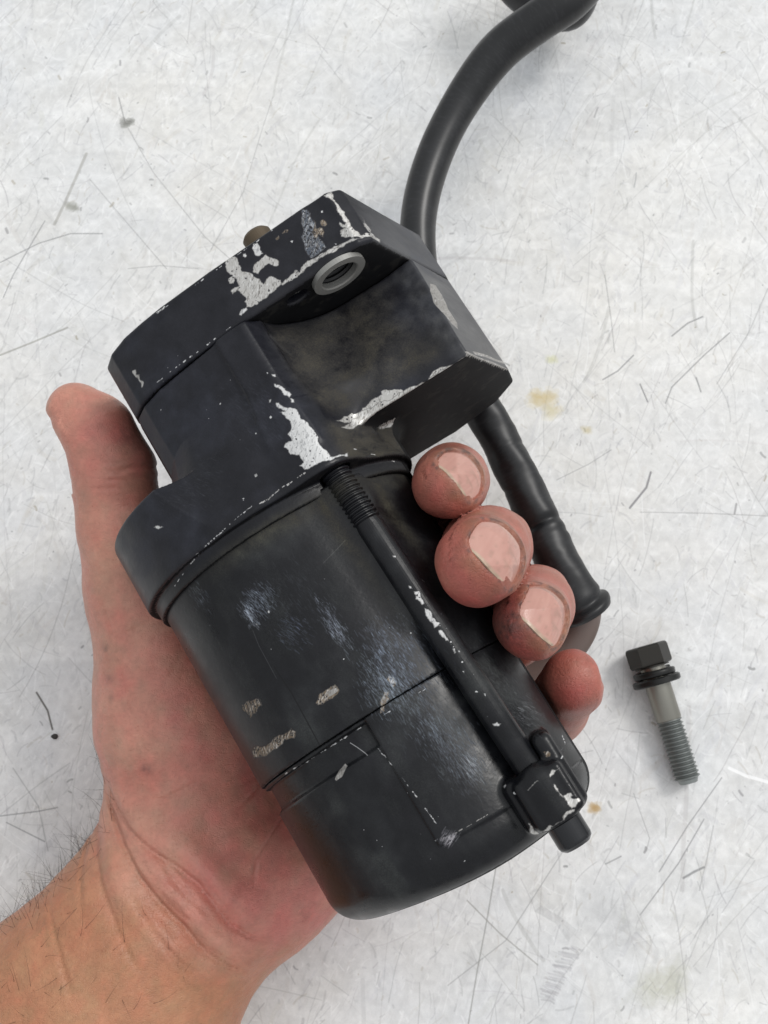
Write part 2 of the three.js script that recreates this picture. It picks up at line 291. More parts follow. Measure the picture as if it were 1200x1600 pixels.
  for (let i = 0; i < uv.count; i++) uv.setXY(i, (p.getX(i) / MM + 210) / 420, 1 - (p.getZ(i) / MM - 80 + 250) / 420);
  const top = new THREE.Mesh(geo, [edge, edge, mat, edge, edge, edge]); top.name = 'table_top'; top.position.set(0, -0.015, -0.08); top.receiveShadow = top.castShadow = true; top.userData.kind = 'structure';
  top.userData.label = 'scratched white painted work table top under the hand and motor'; scene.add(top);
}

// ---------------------------------------------------------------- the motor, in its own axes: y up the shaft, x across, z to its front (mm)
const MOTOR_AT = [-0.01771, 0.07743, -0.05275], MOTOR_TURN = [0.84856, -0.51754, -0.11001, 0.13694, 0.014, 0.99048, -0.51107, -0.85555, 0.08275];
const motor = thing('starter_motor', 'black painted starter motor with chipped paint held in the hand', 'motor');
{
  const m = new THREE.Matrix4().set(...MOTOR_TURN.slice(0, 3), 0, ...MOTOR_TURN.slice(3, 6), 0, ...MOTOR_TURN.slice(6, 9), 0, 0, 0, 0, 1);
  motor.quaternion.setFromRotationMatrix(m); motor.position.set(...MOTOR_AT);
}
//@SDF_BEGIN
function poly(x, z, p) {                                           // signed distance to a polygon [x, z, x, z, ...]
  let d = 1e9, s = 1; const n = p.length;
  for (let i = 0, j = n - 2; i < n; j = i, i += 2) {
    const ex = p[j] - p[i], ez = p[j + 1] - p[i + 1], wx = x - p[i], wz = z - p[i + 1], t = clamp((wx * ex + wz * ez) / (ex * ex + ez * ez));
    const bx = wx - ex * t, bz = wz - ez * t; d = Math.min(d, bx * bx + bz * bz);
    const c1 = z >= p[i + 1], c2 = z < p[j + 1], c3 = ex * wz > ez * wx;
    if ((c1 && c2 && c3) || (!c1 && !c2 && !c3)) s = -s;
  }
  return s * Math.sqrt(d);
}
const slab = (d, y, y0, y1, r) => { const h = Math.abs(y - (y0 + y1) / 2) - (y1 - y0) / 2, a = d + r, b = h + r; return Math.min(Math.max(a, b), 0) + Math.hypot(Math.max(a, 0), Math.max(b, 0)) - r; };
const capsule = (x, y, z, a, b, ra, rb) => { const vx = b[0] - a[0], vy = b[1] - a[1], vz = b[2] - a[2], wx = x - a[0], wy = y - a[1], wz = z - a[2], t = clamp((wx * vx + wy * vy + wz * vz) / (vx * vx + vy * vy + vz * vz)); return Math.hypot(wx - vx * t, wy - vy * t, wz - vz * t) - mix(ra, rb, t); };
const box = (x, y, z, c, h, r) => { const a = Math.abs(x - c[0]) - h[0] + r, b = Math.abs(y - c[1]) - h[1] + r, d = Math.abs(z - c[2]) - h[2] + r; return Math.hypot(Math.max(a, 0), Math.max(b, 0), Math.max(d, 0)) + Math.min(Math.max(a, b, d), 0) - r; };
const ROD = { x0: 20.4, x1: 22.6, y0: 14, y1: -66, z: 31.2 };
const rodX = (y) => mix(ROD.x0, ROD.x1, (ROD.y0 - y) / (ROD.y0 - ROD.y1));
const CAP = [-13, 14, -12.2, 19, -9.5, 23, -5, 26.2, 0, 28, 6, 29.6, 20, 31.8, 34, 33, 46, 34.2, 52.2, 34.6, 54.8, 33, 63.6, 9, 71.5, -12, 73, -24, 68, -33, 55, -38, 10, -38, -8, -30, -13.4, -16];
const HOLE = [45.6, 30.2];
function capShape(x, y, z) {
  let d2 = poly(x, z, CAP) - 1.9;
  d2 = smax(d2, -(Math.hypot(x - 49.2, z - 43.6) - 7.2), 1.2);     // shallow flute beside the front corner
  let d = slab(d2, y, 55.2, 71, 1.1);
  d = smin(d, slab(Math.hypot(x - HOLE[0], z - HOLE[1]) - 5.9, y, 54.2, 60, 0.3), 0.8);
  d = smax(d, -Math.max(Math.hypot((x - 34.6) * 0.8, z - 29.6) - 2.3, y - 62), 0.8);
  return Math.max(d, -Math.max(Math.hypot(x - HOLE[0], z - HOLE[1]) - 5.2, y - 69));
}
const UPPER = [-13, 14, -12, 18.6, -9, 22.6, -4, 25.8, 6, 29, 16, 31.8, 19.6, 33, 22.6, 30, 23.6, 20, 25, -28, -4, -30, -13, -14];
const LOBE = [15, 44, 51.6, 44, 71.3, -12, 72.8, -24, 68, -32, 55, -37, 15, -34];
function lobeWall(x, y) {
  const t = clamp((y - 24) / 31);
  const mid = 20.6 - 8.0 * ss(0.03, 1, t), q = clamp((mix(31, 44, ss(0, 0.35, t)) - x) / mix(9, 23, ss(0, 0.35, t))), side = q * q * (33.5 - mid) + ss(54, 66, x) * 2.2 * t;
  return mid + side + 1.1 * Math.exp(-(((x - 44) / 4.5) ** 2) - ((y - 37) / 7) ** 2);
}
function housingShape(x, y, z) {
  const r = Math.hypot(x, z);
  let ring = slab(smin(r - 38, Math.hypot(x - 18.4, z - 30.2) - 7.2, 8), y, 14, 32.5 , 0.9);
  const up2 = poly(x, z, UPPER) - 1.9, ring2 = smin(r - 38, Math.hypot(x - 18.4, z - 30.2) - 7.2, 8), w = ss(-31, -6, x) * ss(-4, 12, z);
  ring = Math.max(ring, (mix(ring2, up2, clamp((y - 15) / 26)) - (1 - w) * 20) * 0.72);   // in front the flange runs straight up into the upper part; on the left it ends in a shoulder
  const up = slab(Math.min(up2, mix(ring2, up2, clamp((y - 15) / 26)) * 0.8 + (1 - w) * 6), y, 14, 55, 0.5);
  let lobe = slab(poly(x, z, LOBE) - 1.9, y, 24, 55, 0.8);
  lobe = smax(lobe, (z - lobeWall(x, y)) * 0.9, 0.7);
  let d = smin(smin(ring, up, mix(3.6, 0.15, w)), lobe, mix(4.5, 2, ss(34, 30, y) * 0 + ss(30, 40, y)));
  d = smin(d, slab(r - 36.1, y, 10.6, 18, 0.5), 0.6);
  const rd = Math.hypot(x - ROD.x0, z - ROD.z);
  return Math.max(smax(d, -(capsule(x, y, z, [24.6, 50.5, 30], [26.4, 45.6, 27], 0.75, 0.75)), 0.8), -Math.max(rd - 3.9, y - 17));
}
function canShape(x, y, z) {                                       // field tube with the fairing that beds the through bolt
  const r = Math.hypot(x, z);
  let d = slab(r - 35, y, -36, 12, 0.25);
  d = smin(d, Math.max(capsule(x, y, z, [18.7, 26, 27.3], [20.4, -20, 27.6], 4.2, 3.4), y - 11, -36 - y), 7);
  d = Math.max(d, y - 12.2, -36 - y);
  return Math.max(d, -(capsule(x, y, z, [20.4, 30, 31.2], [22.6, -60, 31.2], 2.9, 2.9)));
}
function endShape(x, y, z) {
  const r = Math.hypot(x, z), front = ss(0, 6, z);
  const pad = front * ss(-2.2, -1.4, x) * ss(34.2, 33.6, x) * ss(-67.2 - 0.02 * x * 3, -66.4 - 0.02 * x * 3, y);
  const band = ss(-1.2, -2.6, x) * ss(-36.8, -37.4, y) * ss(-43.4, -42.2, y);
  const low = -77.4 + 3.6 * ss(12, -32, x);
  let d = slab(r - (34.35 + 0.55 * pad - 1.15 * band), y, low, -36.12, 0.25);
  const q = Math.max(low + 8 - y, 0), rim = 34.35 - 8; // rolled bottom edge
  if (q > 0) d = Math.max(d, Math.hypot(Math.max(r - rim, 0), q) - 8);
  // the lug: saddle over the bolt, a post on each side
  let lug = box(x, y, z, [22.9, -69.6, 27.5], [5.7, 5.6, 8.6], 1.5);
  lug = smin(lug, box(x, y, z, [17.6, -69.0, 26.5], [2.3, 6.2, 8.0], 2.1), 1.0);
  lug = smin(lug, box(x, y, z, [27.8, -66.4, 25.8], [2.2, 8.6, 8.2], 2), 1.0);
  lug = smin(lug, capsule(x, y, z, [22.7, -66, 32.4], [22.8, -73.4, 32.4], 4.3, 4.3), 1.2);
  d = smin(d, Math.max(lug, -75.6 - y), 1.6);
  const rx = x - rodX(y);
  return Math.max(d, -Math.max(Math.hypot(rx, z - ROD.z) - 3.35, -(y + 66.5)));
}
//@SDF_END
const FW = 1280, FH = 1576, FX0 = -46, FX1 = 80, FY0 = -80, FY1 = 75.1, FS = FW / (FX1 - FX0);    // front chart: 126 mm x 155.1 mm
const [fc, fg] = canvas(FW, FH), [fr_, fq] = canvas(FW, FH), [fb, fp] = canvas(FW, FH);
const fx = (x) => (x - FX0) * FS, fy = (y) => (FY1 - y) * FS;
{
  const im = fg.createImageData(FW, FH), D = im.data, iq = fq.createImageData(FW, FH), Q = iq.data;
  for (let j = 0; j < FH; j++) for (let i = 0; i < FW; i++) {
    const x = FX0 + i / FS, y = FY1 - j / FS, o = (j * FW + i) * 4;
    const n = fbm(x / 9 + 40, y / 9 + 90, 5, 0, 11), m = fbm(x / 2.4, y / 2.4, 4, 0, 31), f = hash(i >> 1, j >> 1, 3);
    let v = 19 + (n - 0.5) * 15 + (m - 0.5) * 9 - 3 * ss(-36, -37, y) + 6 * ss(12, 16, y) * (0.6 + 0.8 * m) + (f - 0.5) * 5, r = v, g = v + 0.6, b = v + 4.2 + 2.5 * ss(10, 18, y);
    // grime: brown dust caught in the recess, below the flange and along the bolt, patchy and grainy
    const rod = rodX(y), warp = (n - 0.5) * 12;
    let dust = 0;
    dust = Math.max(dust, ss(23, 27, x + warp * 0.3) * ss(62, 50, x + warp) * ss(25, 30, y) * ss(57, 52, y) * (0.55 + 0.75 * (fbm(x / 5, y / 3.2, 5, 0, 61) - 0.2)));
    dust = Math.max(dust, ss(22, 26, x) * ss(41, 36, x) * ss(13.5, 15, y) * ss(27, 22, y) * 1.1);
    dust = Math.max(dust, 0.8 * Math.exp(-(((x - rod + 6.5 + warp * 0.12) / 1.8) ** 2)) * ss(13, 9, y) * ss(-32, 4, y));
    dust = Math.max(dust, 0.8 * Math.exp(-(((x - rod - 6.2 - warp * 0.2) / 1.6) ** 2)) * ss(12, 8, y) * ss(-26, 2, y));
    dust = Math.max(dust, 0.6 * ss(12.6, 10.5, y + warp * 0.15) * ss(5, 9.5, y + warp * 0.2) * ss(-30, 0, x));
    dust *= 0.62 + 0.9 * (m - 0.3) + 0.55 * (f - 0.5); dust = clamp(dust);
    r += dust * 34; g += dust * 30; b += dust * 17;
    const dustSheen = ss(56.5, 60, x + warp * 0.1) * (0.55 + 0.9 * (m - 0.2)) * ss(20, 24, y); r += dustSheen * 30; g += dustSheen * 30; b += dustSheen * 27;  // grey dusty paint, lifted further to paint in the right side's sheen
    // faint grey handling marks; over the can they also paint in its sheen
    const hz = ss(0.5, 0.72, fbm(x / 14 + 7, y / 14 + 3, 4, 0, 83)) * (0.6 + 0.8 * (m - 0.3)); const can = ss(13, 9, y); r += hz * (12 + 9 * can); g += hz * (13 + 9 * can); b += hz * (15 + 5 * can);
    const film = can * ss(0.42, 0.7, fbm(x / 3.4 + 50, y / 11 + 9, 4, 0, 101)) * (0.5 + f); r += film * 8; g += film * 8.5; b += film * 7;  // grainy film adds to that painted sheen
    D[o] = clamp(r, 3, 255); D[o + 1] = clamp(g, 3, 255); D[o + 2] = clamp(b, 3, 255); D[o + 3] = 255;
    Q[o] = 255; Q[o + 1] = clamp(92 + dust * 105 + (n - 0.5) * 60 + (m - 0.5) * 40 + hz * 40 - 14 * ss(-36, -37, y), 0, 255); Q[o + 2] = 0; Q[o + 3] = 255;
  }
  fg.putImageData(im, 0, 0); fq.putImageData(iq, 0, 0);
  const bm = fp.createImageData(FW, FH), Bd = bm.data;
  for (let j = 0; j < FH; j++) for (let i = 0; i < FW; i++) { const o = (j * FW + i) * 4; Bd[o] = Bd[o + 1] = Bd[o + 2] = 150 + (fbm(i / 7, j / 7, 3, 0, 5) - 0.5) * 44; Bd[o + 3] = 255; }
  fp.putImageData(bm, 0, 0);
}
// a chip with a ragged outline: bare metal showing through, a step down in the paint
function ragged(p, amp) {
  let q = p.slice();
  for (let it = 0; it < 3; it++) {
    const r = [];
    for (let i = 0; i < q.length; i += 2) {
      const x0 = q[i], y0 = q[i + 1], x1 = q[(i + 2) % q.length], y1 = q[(i + 3) % q.length], l = Math.hypot(x1 - x0, y1 - y0), k = rr(-1, 1) * amp * l;
      r.push(x0, y0, (x0 + x1) / 2 - (y1 - y0) / (l || 1) * k, (y0 + y1) / 2 + (x1 - x0) / (l || 1) * k);
    }
    q = r;
  }
  return q;
}
function outline(c, q) { c.beginPath(); for (let i = 0; i < q.length; i += 2) c.lineTo(fx(q[i]), fy(q[i + 1])); c.closePath(); }
const METALS = { bare: [[188, 186, 182], 100, 130], white: [[203, 203, 202], 120, 50], tan: [[112, 97, 80], 190, 20], grey: [[150, 147, 143], 120, 90], corroded: [[88, 94, 104], 170, 40] };
function chip(kind, ...p) {
  const [rgb, rough, metal] = METALS[kind], q = ragged(p, kind === 'grey' ? 0.03 : 0.17);
  let x0 = 1e9, x1 = -1e9, y0 = 1e9, y1 = -1e9; for (let i = 0; i < q.length; i += 2) { x0 = Math.min(x0, q[i]); x1 = Math.max(x1, q[i]); y0 = Math.min(y0, q[i + 1]); y1 = Math.max(y1, q[i + 1]); }
  for (const [c, st] of [[fg, `rgb(${rgb})`], [fq, `rgb(255,${rough},${metal})`], [fp, 'rgb(60,60,60)']]) { c.save(); outline(c, q); c.fillStyle = st; c.fill(); c.clip();
    const area = (x1 - x0) * (y1 - y0), dots = c === fp ? 0 : Math.ceil(area * (kind === 'corroded' || kind === 'tan' ? 14 : 4));
    if (c === fg) {
      for (let i = 0; i < dots; i++) { const x = fx(rr(x0, x1)), y = fy(rr(y0, y1)), a = rr(-0.5, 0.5) - 0.9, l = rr(2, 13), d = rnd() < 0.55; c.strokeStyle = d ? `rgba(${kind === 'white' ? '120,120,122' : '88,84,80'},${rr(0.1, 0.55)})` : `rgba(245,245,245,${rr(0.1, 0.4)})`; c.lineWidth = rr(0.7, 2.4); c.beginPath(); c.moveTo(x, y); c.lineTo(x + Math.cos(a) * l, y + Math.sin(a) * l); c.stroke(); }
      if (kind !== 'grey') for (let i = 0; i < area * (kind === 'tan' ? 5 : kind === 'corroded' ? 9 : 0.7); i++) { c.fillStyle = 'rgba(34,34,38,.9)'; const x = fx(rr(x0, x1)), y = fy(rr(y0, y1)), w = 0.4 + 2.2 * rnd() ** 3; c.beginPath(); c.ellipse(x, y, w, w * rr(0.4, 1), rr(0, 3), 0, 7); c.fill(); }
    }
    if (c === fg && kind !== 'grey' && area > 0.5) { outline(c, q); c.strokeStyle = 'rgba(70,68,66,.6)'; c.lineWidth = 2.4; c.stroke(); }
    c.restore(); }
}
function dots(kind, n0, x0, y0, x1, y1, s) { const n = Math.round(n0 * 0.6); for (let i = 0; i < n; i++) { const t = rnd(), x = mix(x0, x1, t) + rr(-s, s), y = mix(y0, y1, t) + rr(-s, s), r = 0.07 + 0.26 * rnd() ** 3; const p = []; for (let k = 0; k < 6; k++) { const a = k * 1.047, q = r * rr(0.6, 1.4); p.push(x + Math.cos(a) * q, y + Math.sin(a) * q); } chip(kind, ...p); } }
// a worn edge: broken flecks along a polyline
function worn(kind, w, cover, ...p) {
  for (let i = 0; i + 3 < p.length; i += 2) {
    const l = Math.hypot(p[i + 2] - p[i], p[i + 3] - p[i + 1]), n = Math.ceil(l / 0.9);
    for (let k = 0; k < n; k++) if (rnd() < cover) { const t0 = k / n, t1 = t0 + rr(0.5, 1.25) / n, h = w * rr(0.35, 1); const ax = mix(p[i], p[i + 2], t0), ay = mix(p[i + 1], p[i + 3], t0), bx = mix(p[i], p[i + 2], t1), by = mix(p[i + 1], p[i + 3], t1), nx = -(by - ay), ny = bx - ax, q = Math.hypot(nx, ny) || 1; chip(kind, ax, ay, bx, by, bx + nx / q * h, by + ny / q * h, (ax + bx) / 2 + nx / q * h * rr(0.7, 1.4), (ay + by) / 2 + ny / q * h, ax + nx / q * h * 0.7, ay + ny / q * h * 0.7); }
  }
}
// rub marks, and the sheen painted on the can: many faint pale hairlines in one place
function scuffSheen(n, x, y, rx, ry, ang, rgb, a) {
  for (let i = 0; i < n; i++) {
    const t = rr(0, 6.283), k = Math.sqrt(rnd()) * (0.4 + 0.6 * rnd()), px = x + Math.cos(t) * rx * k, py = y + Math.sin(t) * ry * k, l = rr(0.2, 1.6), d = ang + rr(-0.22, 0.22), al = a * rr(0.15, 1);
    for (const [c, st] of [[fg, `rgba(${rgb},${al})`], [fq, `rgba(255,190,0,${al})`]]) { c.strokeStyle = st; c.lineWidth = rr(0.6, 2); c.lineCap = 'round'; c.beginPath(); c.moveTo(fx(px), fy(py)); c.quadraticCurveTo(fx(px + Math.cos(d) * l * 0.5 + rr(-0.1, 0.1)), fy(py + Math.sin(d) * l * 0.5), fx(px + Math.cos(d) * l), fy(py + Math.sin(d) * l)); c.stroke(); }
  }
}
const hair = (rgb, a, w, ...p) => { for (let i = 0; i + 3 < p.length; i += 2) { fg.strokeStyle = `rgba(${rgb},${a})`; fg.lineWidth = w * FS; fg.beginPath(); fg.moveTo(fx(p[i]), fy(p[i + 1])); fg.lineTo(fx(p[i + 2]), fy(p[i + 3])); fg.stroke(); } };
chip('bare', 25.86, 72.15, 27.18, 71.83, 26.73, 70.56, 27.44, 69.73, 26.94, 67.87, 26.78, 66.09, 27.91, 64.96, 28.43, 63.32, 29.29, 61.76, 29.39, 60.43, 31.01, 61.15, 32.18, 60.62, 33.24, 58.93, 33.13, 57.75, 30.89, 57.48, 27.77, 57.22, 25.87, 57.02, 24.22, 57.26, 23.18, 58, 23.41, 59.39, 24.22, 59.75, 23.9, 61.23, 23.37, 62.86, 22.01, 62.58, 22.11, 63.77, 23.34, 63.83, 24.32, 63.45, 24.68, 65.07, 24.52, 65.82, 23.53, 64.64, 22.68, 65.25, 23.13, 66.5, 24.36, 66.56, 23.89, 68.81, 24.59, 70.52);
chip('bare', 29.88, 65.75, 31.79, 65.95, 33.49, 66.3, 34.13, 64.88, 35.19, 63.16, 34.53, 62.07, 33.49, 62.82, 32.93, 63.86, 31.36, 63.73, 29.53, 63.16, 28.75, 64.35);
chip('white', 32.3, 70.33, 33.27, 69.94, 32.97, 67.94, 33.2, 66.82, 31.56, 67.06, 31.46, 68.4);
chip('white', 29.01, 69.54, 29.65, 69.4, 29.64, 68.58, 28.96, 68.44, 28.7, 69.01);
chip('white', 42.26, 71.95, 43.41, 72.37, 44.65, 71.96, 43.97, 71.32, 42.54, 71.42);
chip('white', 39.84, 65.45, 40.56, 65.18, 40.04, 64.8);
chip('white', 21.4, 58.02, 23.18, 58, 23.16, 57.27, 21.17, 56.93, 20.77, 57.47);
chip('bare', -8.14, 63.21, -7.06, 62.63, -7.66, 61.74, -6.87, 61.08, -7.36, 59.72, -6.92, 58.86, -8.22, 58.23, -7.87, 59.83, -8.25, 61.41);
chip('white', 3.87, 70.69, 6.99, 70.52, 7.04, 69.98, 4.58, 69.94);
chip('tan', 39.25, 68.43, 40.24, 68.59, 41.06, 67.98, 40.28, 67.67, 39.29, 68.01);
chip('tan', 37.34, 68.24, 38.31, 68.35, 38.17, 67.63, 37.28, 67.64);
chip('bare', 32.76, 58.14, 34.06, 58.33, 35.62, 58.46, 37.21, 58.93, 37.87, 57.77, 39.35, 58.76, 40.75, 59.12, 42.6, 58.27, 46.43, 57.82, 49.92, 57.87, 49.74, 56.99, 45.57, 57.36, 42.18, 57.58, 39.37, 57.62, 37.53, 57.2, 34.63, 57.3, 32.92, 57.41);
chip('bare', 42.15, 58.51, 43.77, 58.27, 45.5, 58.22, 47.17, 58.09, 49.2, 57.87, 51.04, 57.69, 52.96, 56.93, 54.38, 57.04, 55.15, 56.52, 54.11, 56.49, 52.38, 56.68, 50.12, 57.24, 46.81, 57.49, 44.18, 57.5, 42.56, 57.74);
chip('bare', 51.93, 70.4, 52.79, 70.38, 54.27, 70.64, 54.06, 69.45, 53.62, 67.59, 53.82, 65.98, 54.17, 64.43, 53.89, 61.94, 53.86, 58.83, 54.33, 57.32, 56.9, 57.23, 58.67, 57.08, 57.7, 55.7, 56.3, 55.99, 55.8, 56.42, 53.93, 56.81, 52.39, 57.42, 50.92, 58.57, 50.17, 59.33, 50.75, 60.81, 52.07, 60.62, 51.37, 62.05, 51.77, 62.72, 52.38, 61.35, 52.9, 61.7, 52.72, 63.72, 52.97, 65.94, 53.16, 67.79, 52.53, 69.21);
chip('bare', 57.17, 63.71, 57.53, 62.9, 57.25, 60.49, 56.96, 58.25, 57.31, 56.31, 56.52, 56.28, 56.3, 58.12, 56.31, 59.96);
chip('corroded', 45.77, 70.94, 47.03, 69.67, 46.87, 67.78, 46.88, 66.33, 46.34, 64.33, 45.76, 61.9, 46.04, 59.1, 44.65, 58.85, 41.65, 59.15, 42.11, 62.68, 43.99, 66.52);
chip('tan', 48.02, 65.31, 48.95, 65.57, 49.23, 64.71, 49.07, 63.87, 48.34, 63.81, 47.8, 64.51);
chip('tan', 46.94, 67.01, 47.14, 66.4, 46.29, 64.6, 47.73, 63.75, 47.57, 62.53, 46.75, 61.59, 46.16, 62.94, 45.14, 62.35, 45.53, 64.44);
chip('white', 49.58, 67.57, 50.04, 67.39, 49.82, 66.88, 49.41, 67.06);
chip('white', 48.05, 58.99, 48.67, 58.57, 48.22, 58.4);
worn('white', 0.3, 0.35, -1.61, 69.91, 14.71, 69.86, 33.09, 70.14, 45.93, 70.63);
worn('white', 0.28, 0.3, 19.49, 56.33, 6.49, 56.12, -4.11, 56.39);
dots('white', 5, -3.67, 55.49, 13.08, 57.86, 4);
chip('white', 19.34, 38.18, 20.68, 36.37, 21.51, 33.75, 20.68, 33.01, 19.88, 35.13, 19.22, 37.15);
chip('white', 20.68, 33.01, 21.33, 32.16, 21.17, 31.46, 20.44, 31.79);
chip('white', 17.56, 33.97, 18.28, 32.66, 19, 31.36, 20.54, 30.16, 20.46, 27.64, 21.35, 25.66, 21.61, 22.65, 21.04, 20.27, 21.26, 18.39, 21.58, 16.11, 25.35, 15.59, 24.78, 14.61, 21.5, 15.13, 18.17, 15.81, 15.17, 16.42, 14.64, 17.96, 15.79, 18.01, 15.81, 20.18, 14.26, 21.29, 13.8, 23.68, 14.71, 24.41, 16.16, 23.95, 16.07, 25.86, 17.65, 26.86, 17.67, 29.06, 17.06, 31.38, 18.26, 30.82, 17.18, 32.77);
chip('white', 16.39, 35.56, 17.04, 35.35, 16.49, 34.73, 16.16, 34.84);
chip('white', 4.97, 22.18, 5.58, 22.19, 5.58, 21.46, 4.86, 21.52);
chip('white', -0, 18.75, 0.54, 18.52, 0.06, 17.98);
chip('white', -21.17, 25.54, -20, 25.3, -18.86, 23.95, -19.54, 24.1, -20.66, 24.83);
chip('white', 19.29, 41.52, 19.55, 41.14, 19.24, 40.96);
chip('white', 19.95, 40.58, 20.74, 40.06, 20.52, 39.33, 19.97, 39.84);
worn('bare', 0.5, 0.8, 15.12, 16, 11.59, 15.9, 8.14, 15.97, 4.99, 15.34, 2.27, 15.44);
worn('white', 0.32, 0.6, 2.08, 16, -3.24, 15.3, -7.82, 14.65, -12.91, 14.31, -18.15, 13.72, -25.09, 12.58);
worn('white', 0.45, 0.6, 26.79, 16.48, 30.98, 14.31, 33.88, 13.04);
chip('bare', 26.76, 25.37, 28.9, 26.47, 30.94, 26.88, 35.02, 26.72, 37.17, 27.32, 39.43, 27.09, 39.62, 27.91, 41.25, 27.15, 43.95, 25.7, 44.81, 24.2, 46.36, 23.81, 50.98, 23.59, 55.61, 23.37, 59.95, 23.66, 62.73, 23.34, 62.67, 22.49, 56.23, 22.46, 50.35, 22.57, 44.52, 22.76, 38.91, 23.31, 34.41, 23.75, 30.19, 24.64);
chip('grey', 64.04, 26.13, 68.17, 26.97, 71.16, 26.76, 74.95, 27.55, 74.83, 26.52, 69.91, 25.76, 66.79, 25.68, 63.99, 25.07);
chip('grey', 64.98, 47.66, 66.7, 48.39, 66.55, 45.01, 65.33, 39.69, 65.32, 35.64, 64, 32.76, 63.06, 34.01, 62.6, 37.09, 62.25, 40.88, 63.3, 44.4);
hair('20,20,22', 0.9, 0.15, 69.81, 31.98, 68.09, 28.44, 68.86, 29.08, 69.32, 27.89);
hair('20,20,22', 0.9, 0.15, 69.81, 31.98, 70.77, 31.82, 69.89, 29.36);
hair('20,20,22', 0.9, 0.15, 72.89, 31.98, 71.48, 29.35, 72.54, 30.08);
chip('white', 21.51, -18.67, 22.54, -19.21, 22.2, -20.63, 22.14, -22.23, 21.5, -22.21, 20.93, -20.49);
chip('white', 21.58, -22.96, 22.31, -23.96, 22.05, -25.53, 22.23, -26.72, 22.8, -27.62, 21.05, -27.82, 20.96, -25.28);
chip('white', 21.58, -28.63, 22.36, -29.12, 22.34, -30.44, 22.33, -31.83, 21.71, -31.45, 21.48, -29.91);
chip('white', 21.19, -16.99, 21.7, -17.48, 21.6, -18.18, 21.1, -17.75);
chip('white', 22.09, -33.6, 22.65, -33.74, 22.4, -34.65, 21.87, -34.64);
chip('white', 21.37, -38.68, 21.81, -38.84, 21.47, -39.37);
chip('white', 22.67, -44.83, 23.08, -45.29, 22.65, -45.96);
chip('white', 20.91, -51.23, 21.93, -51.44, 22.54, -52.32, 21.84, -52.42, 20.89, -51.84);
chip('white', 21.75, -9.56, 22.3, -9.91, 22.14, -10.36, 21.66, -10.06);
dots('white', 26, 23.66, -16.07, 21.47, -53.01, 1.1);
chip('bare', 25.25, -67.97, 25.41, -68.37, 25.21, -70.17, 25.49, -70.93, 26.48, -70.98, 27.26, -71.35, 27.37, -72.06, 26.76, -72.13, 27.17, -72.68, 27.88, -72.85, 28.01, -73.67, 26.47, -74.22, 25.58, -73.93, 25.54, -72.43, 24.94, -70.6, 24.89, -69.09);
chip('bare', 17.99, -74.93, 19.25, -74.63, 20.11, -74.49, 20.69, -75.17, 22.9, -74.92, 24.34, -73.88, 25.47, -74.11, 26.1, -74.39, 25.87, -74.74, 24.04, -74.73, 22.25, -75.13, 20.09, -75.3, 17.98, -75.41);
chip('bare', 16.43, -72.05, 16.78, -72.31, 16.64, -73.93, 17.38, -75.35, 16.32, -75.21, 15.46, -74.64, 15.97, -73.29);
chip('bare', 19.84, -66.31, 21.29, -65.89, 22.7, -65.7, 22.83, -65.98, 21.36, -66.18, 20.09, -66.56);
chip('tan', 26.86, -61.98, 27.81, -61.92, 28.06, -62.58, 27.5, -63.2, 26.71, -62.82);
chip('bare', 25.42, -65.96, 26.53, -65.43, 27, -65.91, 28, -65.96, 26.46, -66.34, 25.25, -66.61);
chip('white', 15.76, -63.43, 16.58, -63.17, 16.69, -63.49, 15.93, -63.78);
chip('white', 17.03, -65.33, 17.38, -65.28, 17.48, -65.85, 17.11, -65.82);
chip('bare', 32.01, -74.32, 32.17, -74.74, 32.22, -76.7, 32.04, -76.45);
chip('bare', 30.8, -75.3, 30.98, -75.68, 30.61, -77.1, 30.44, -76.72);
chip('bare', 28.91, -76.22, 29.48, -77.52, 29.15, -77.6);
chip('bare', 26.23, -77.49, 27.2, -78.61, 29.46, -77.78, 30.79, -77.48, 30.74, -78, 28.69, -78.96, 26.54, -79.85, 25.79, -78.59);
chip('tan', 26.76, -61.63, 27.24, -61.78, 27.08, -62.24);
worn('white', 0.22, 0.45, -2.73, -42.18, -1.4, -49.13, -0.4, -57.77, 0.15, -63.19);
worn('grey', 0.25, 0.7, 1.48, -66.07, 5.94, -66.39, 10.51, -66.54);
worn('white', 0.2, 0.5, -31.16, -36.23, -17.56, -37.33, -7.18, -37.48, -1.47, -37.5);
hair('205,205,205', 0.8, 0.16, -7.21, -38.87, -6.38, -40.45, -5.14, -43.21);
worn('white', 0.22, 0.25, 2.28, -37.91, 11.81, -37.74, 16.52, -37.71);
chip('grey', -14.12, -43.7, -12.44, -42.62, -10.46, -42.03, -10.18, -42.78, -12.42, -44.09, -14.02, -44.16);
scuffSheen(140, 0.25, -66.48, 2.6, 2, 0.4, '205,200,205', 0.4);
worn('white', 0.25, 0.4, -1.25, -71.68, 1.5, -71.93, 3.94, -71.74);
worn('white', 0.25, 0.4, 32.91, -61.05, 31.99, -63.73, 29.31, -64.53);
chip('tan', -9.14, -27.99, -7.65, -26.94, -5.38, -26.85, -3.35, -26.78, -3.17, -28.5, -6.04, -28.94, -8.89, -28.62);
chip('grey', -5.87, -27.14, -3.37, -27.61, -3.47, -28.38, -5.72, -28.42);
chip('tan', -28.99, -28, -26.91, -28.1, -21.7, -28.95, -16.87, -29.39, -16.3, -30.63, -17.42, -31.76, -22.65, -31.31, -27.82, -30.26, -29.9, -29.58);
hair('36,36,38', 0.75, 0.16, -28.99, -28.88, -26.85, -27.82);
hair('36,36,38', 0.75, 0.16, -27.67, -29.1, -25.66, -28.01);
hair('36,36,38', 0.75, 0.16, -26.44, -29.29, -24.5, -28.18);
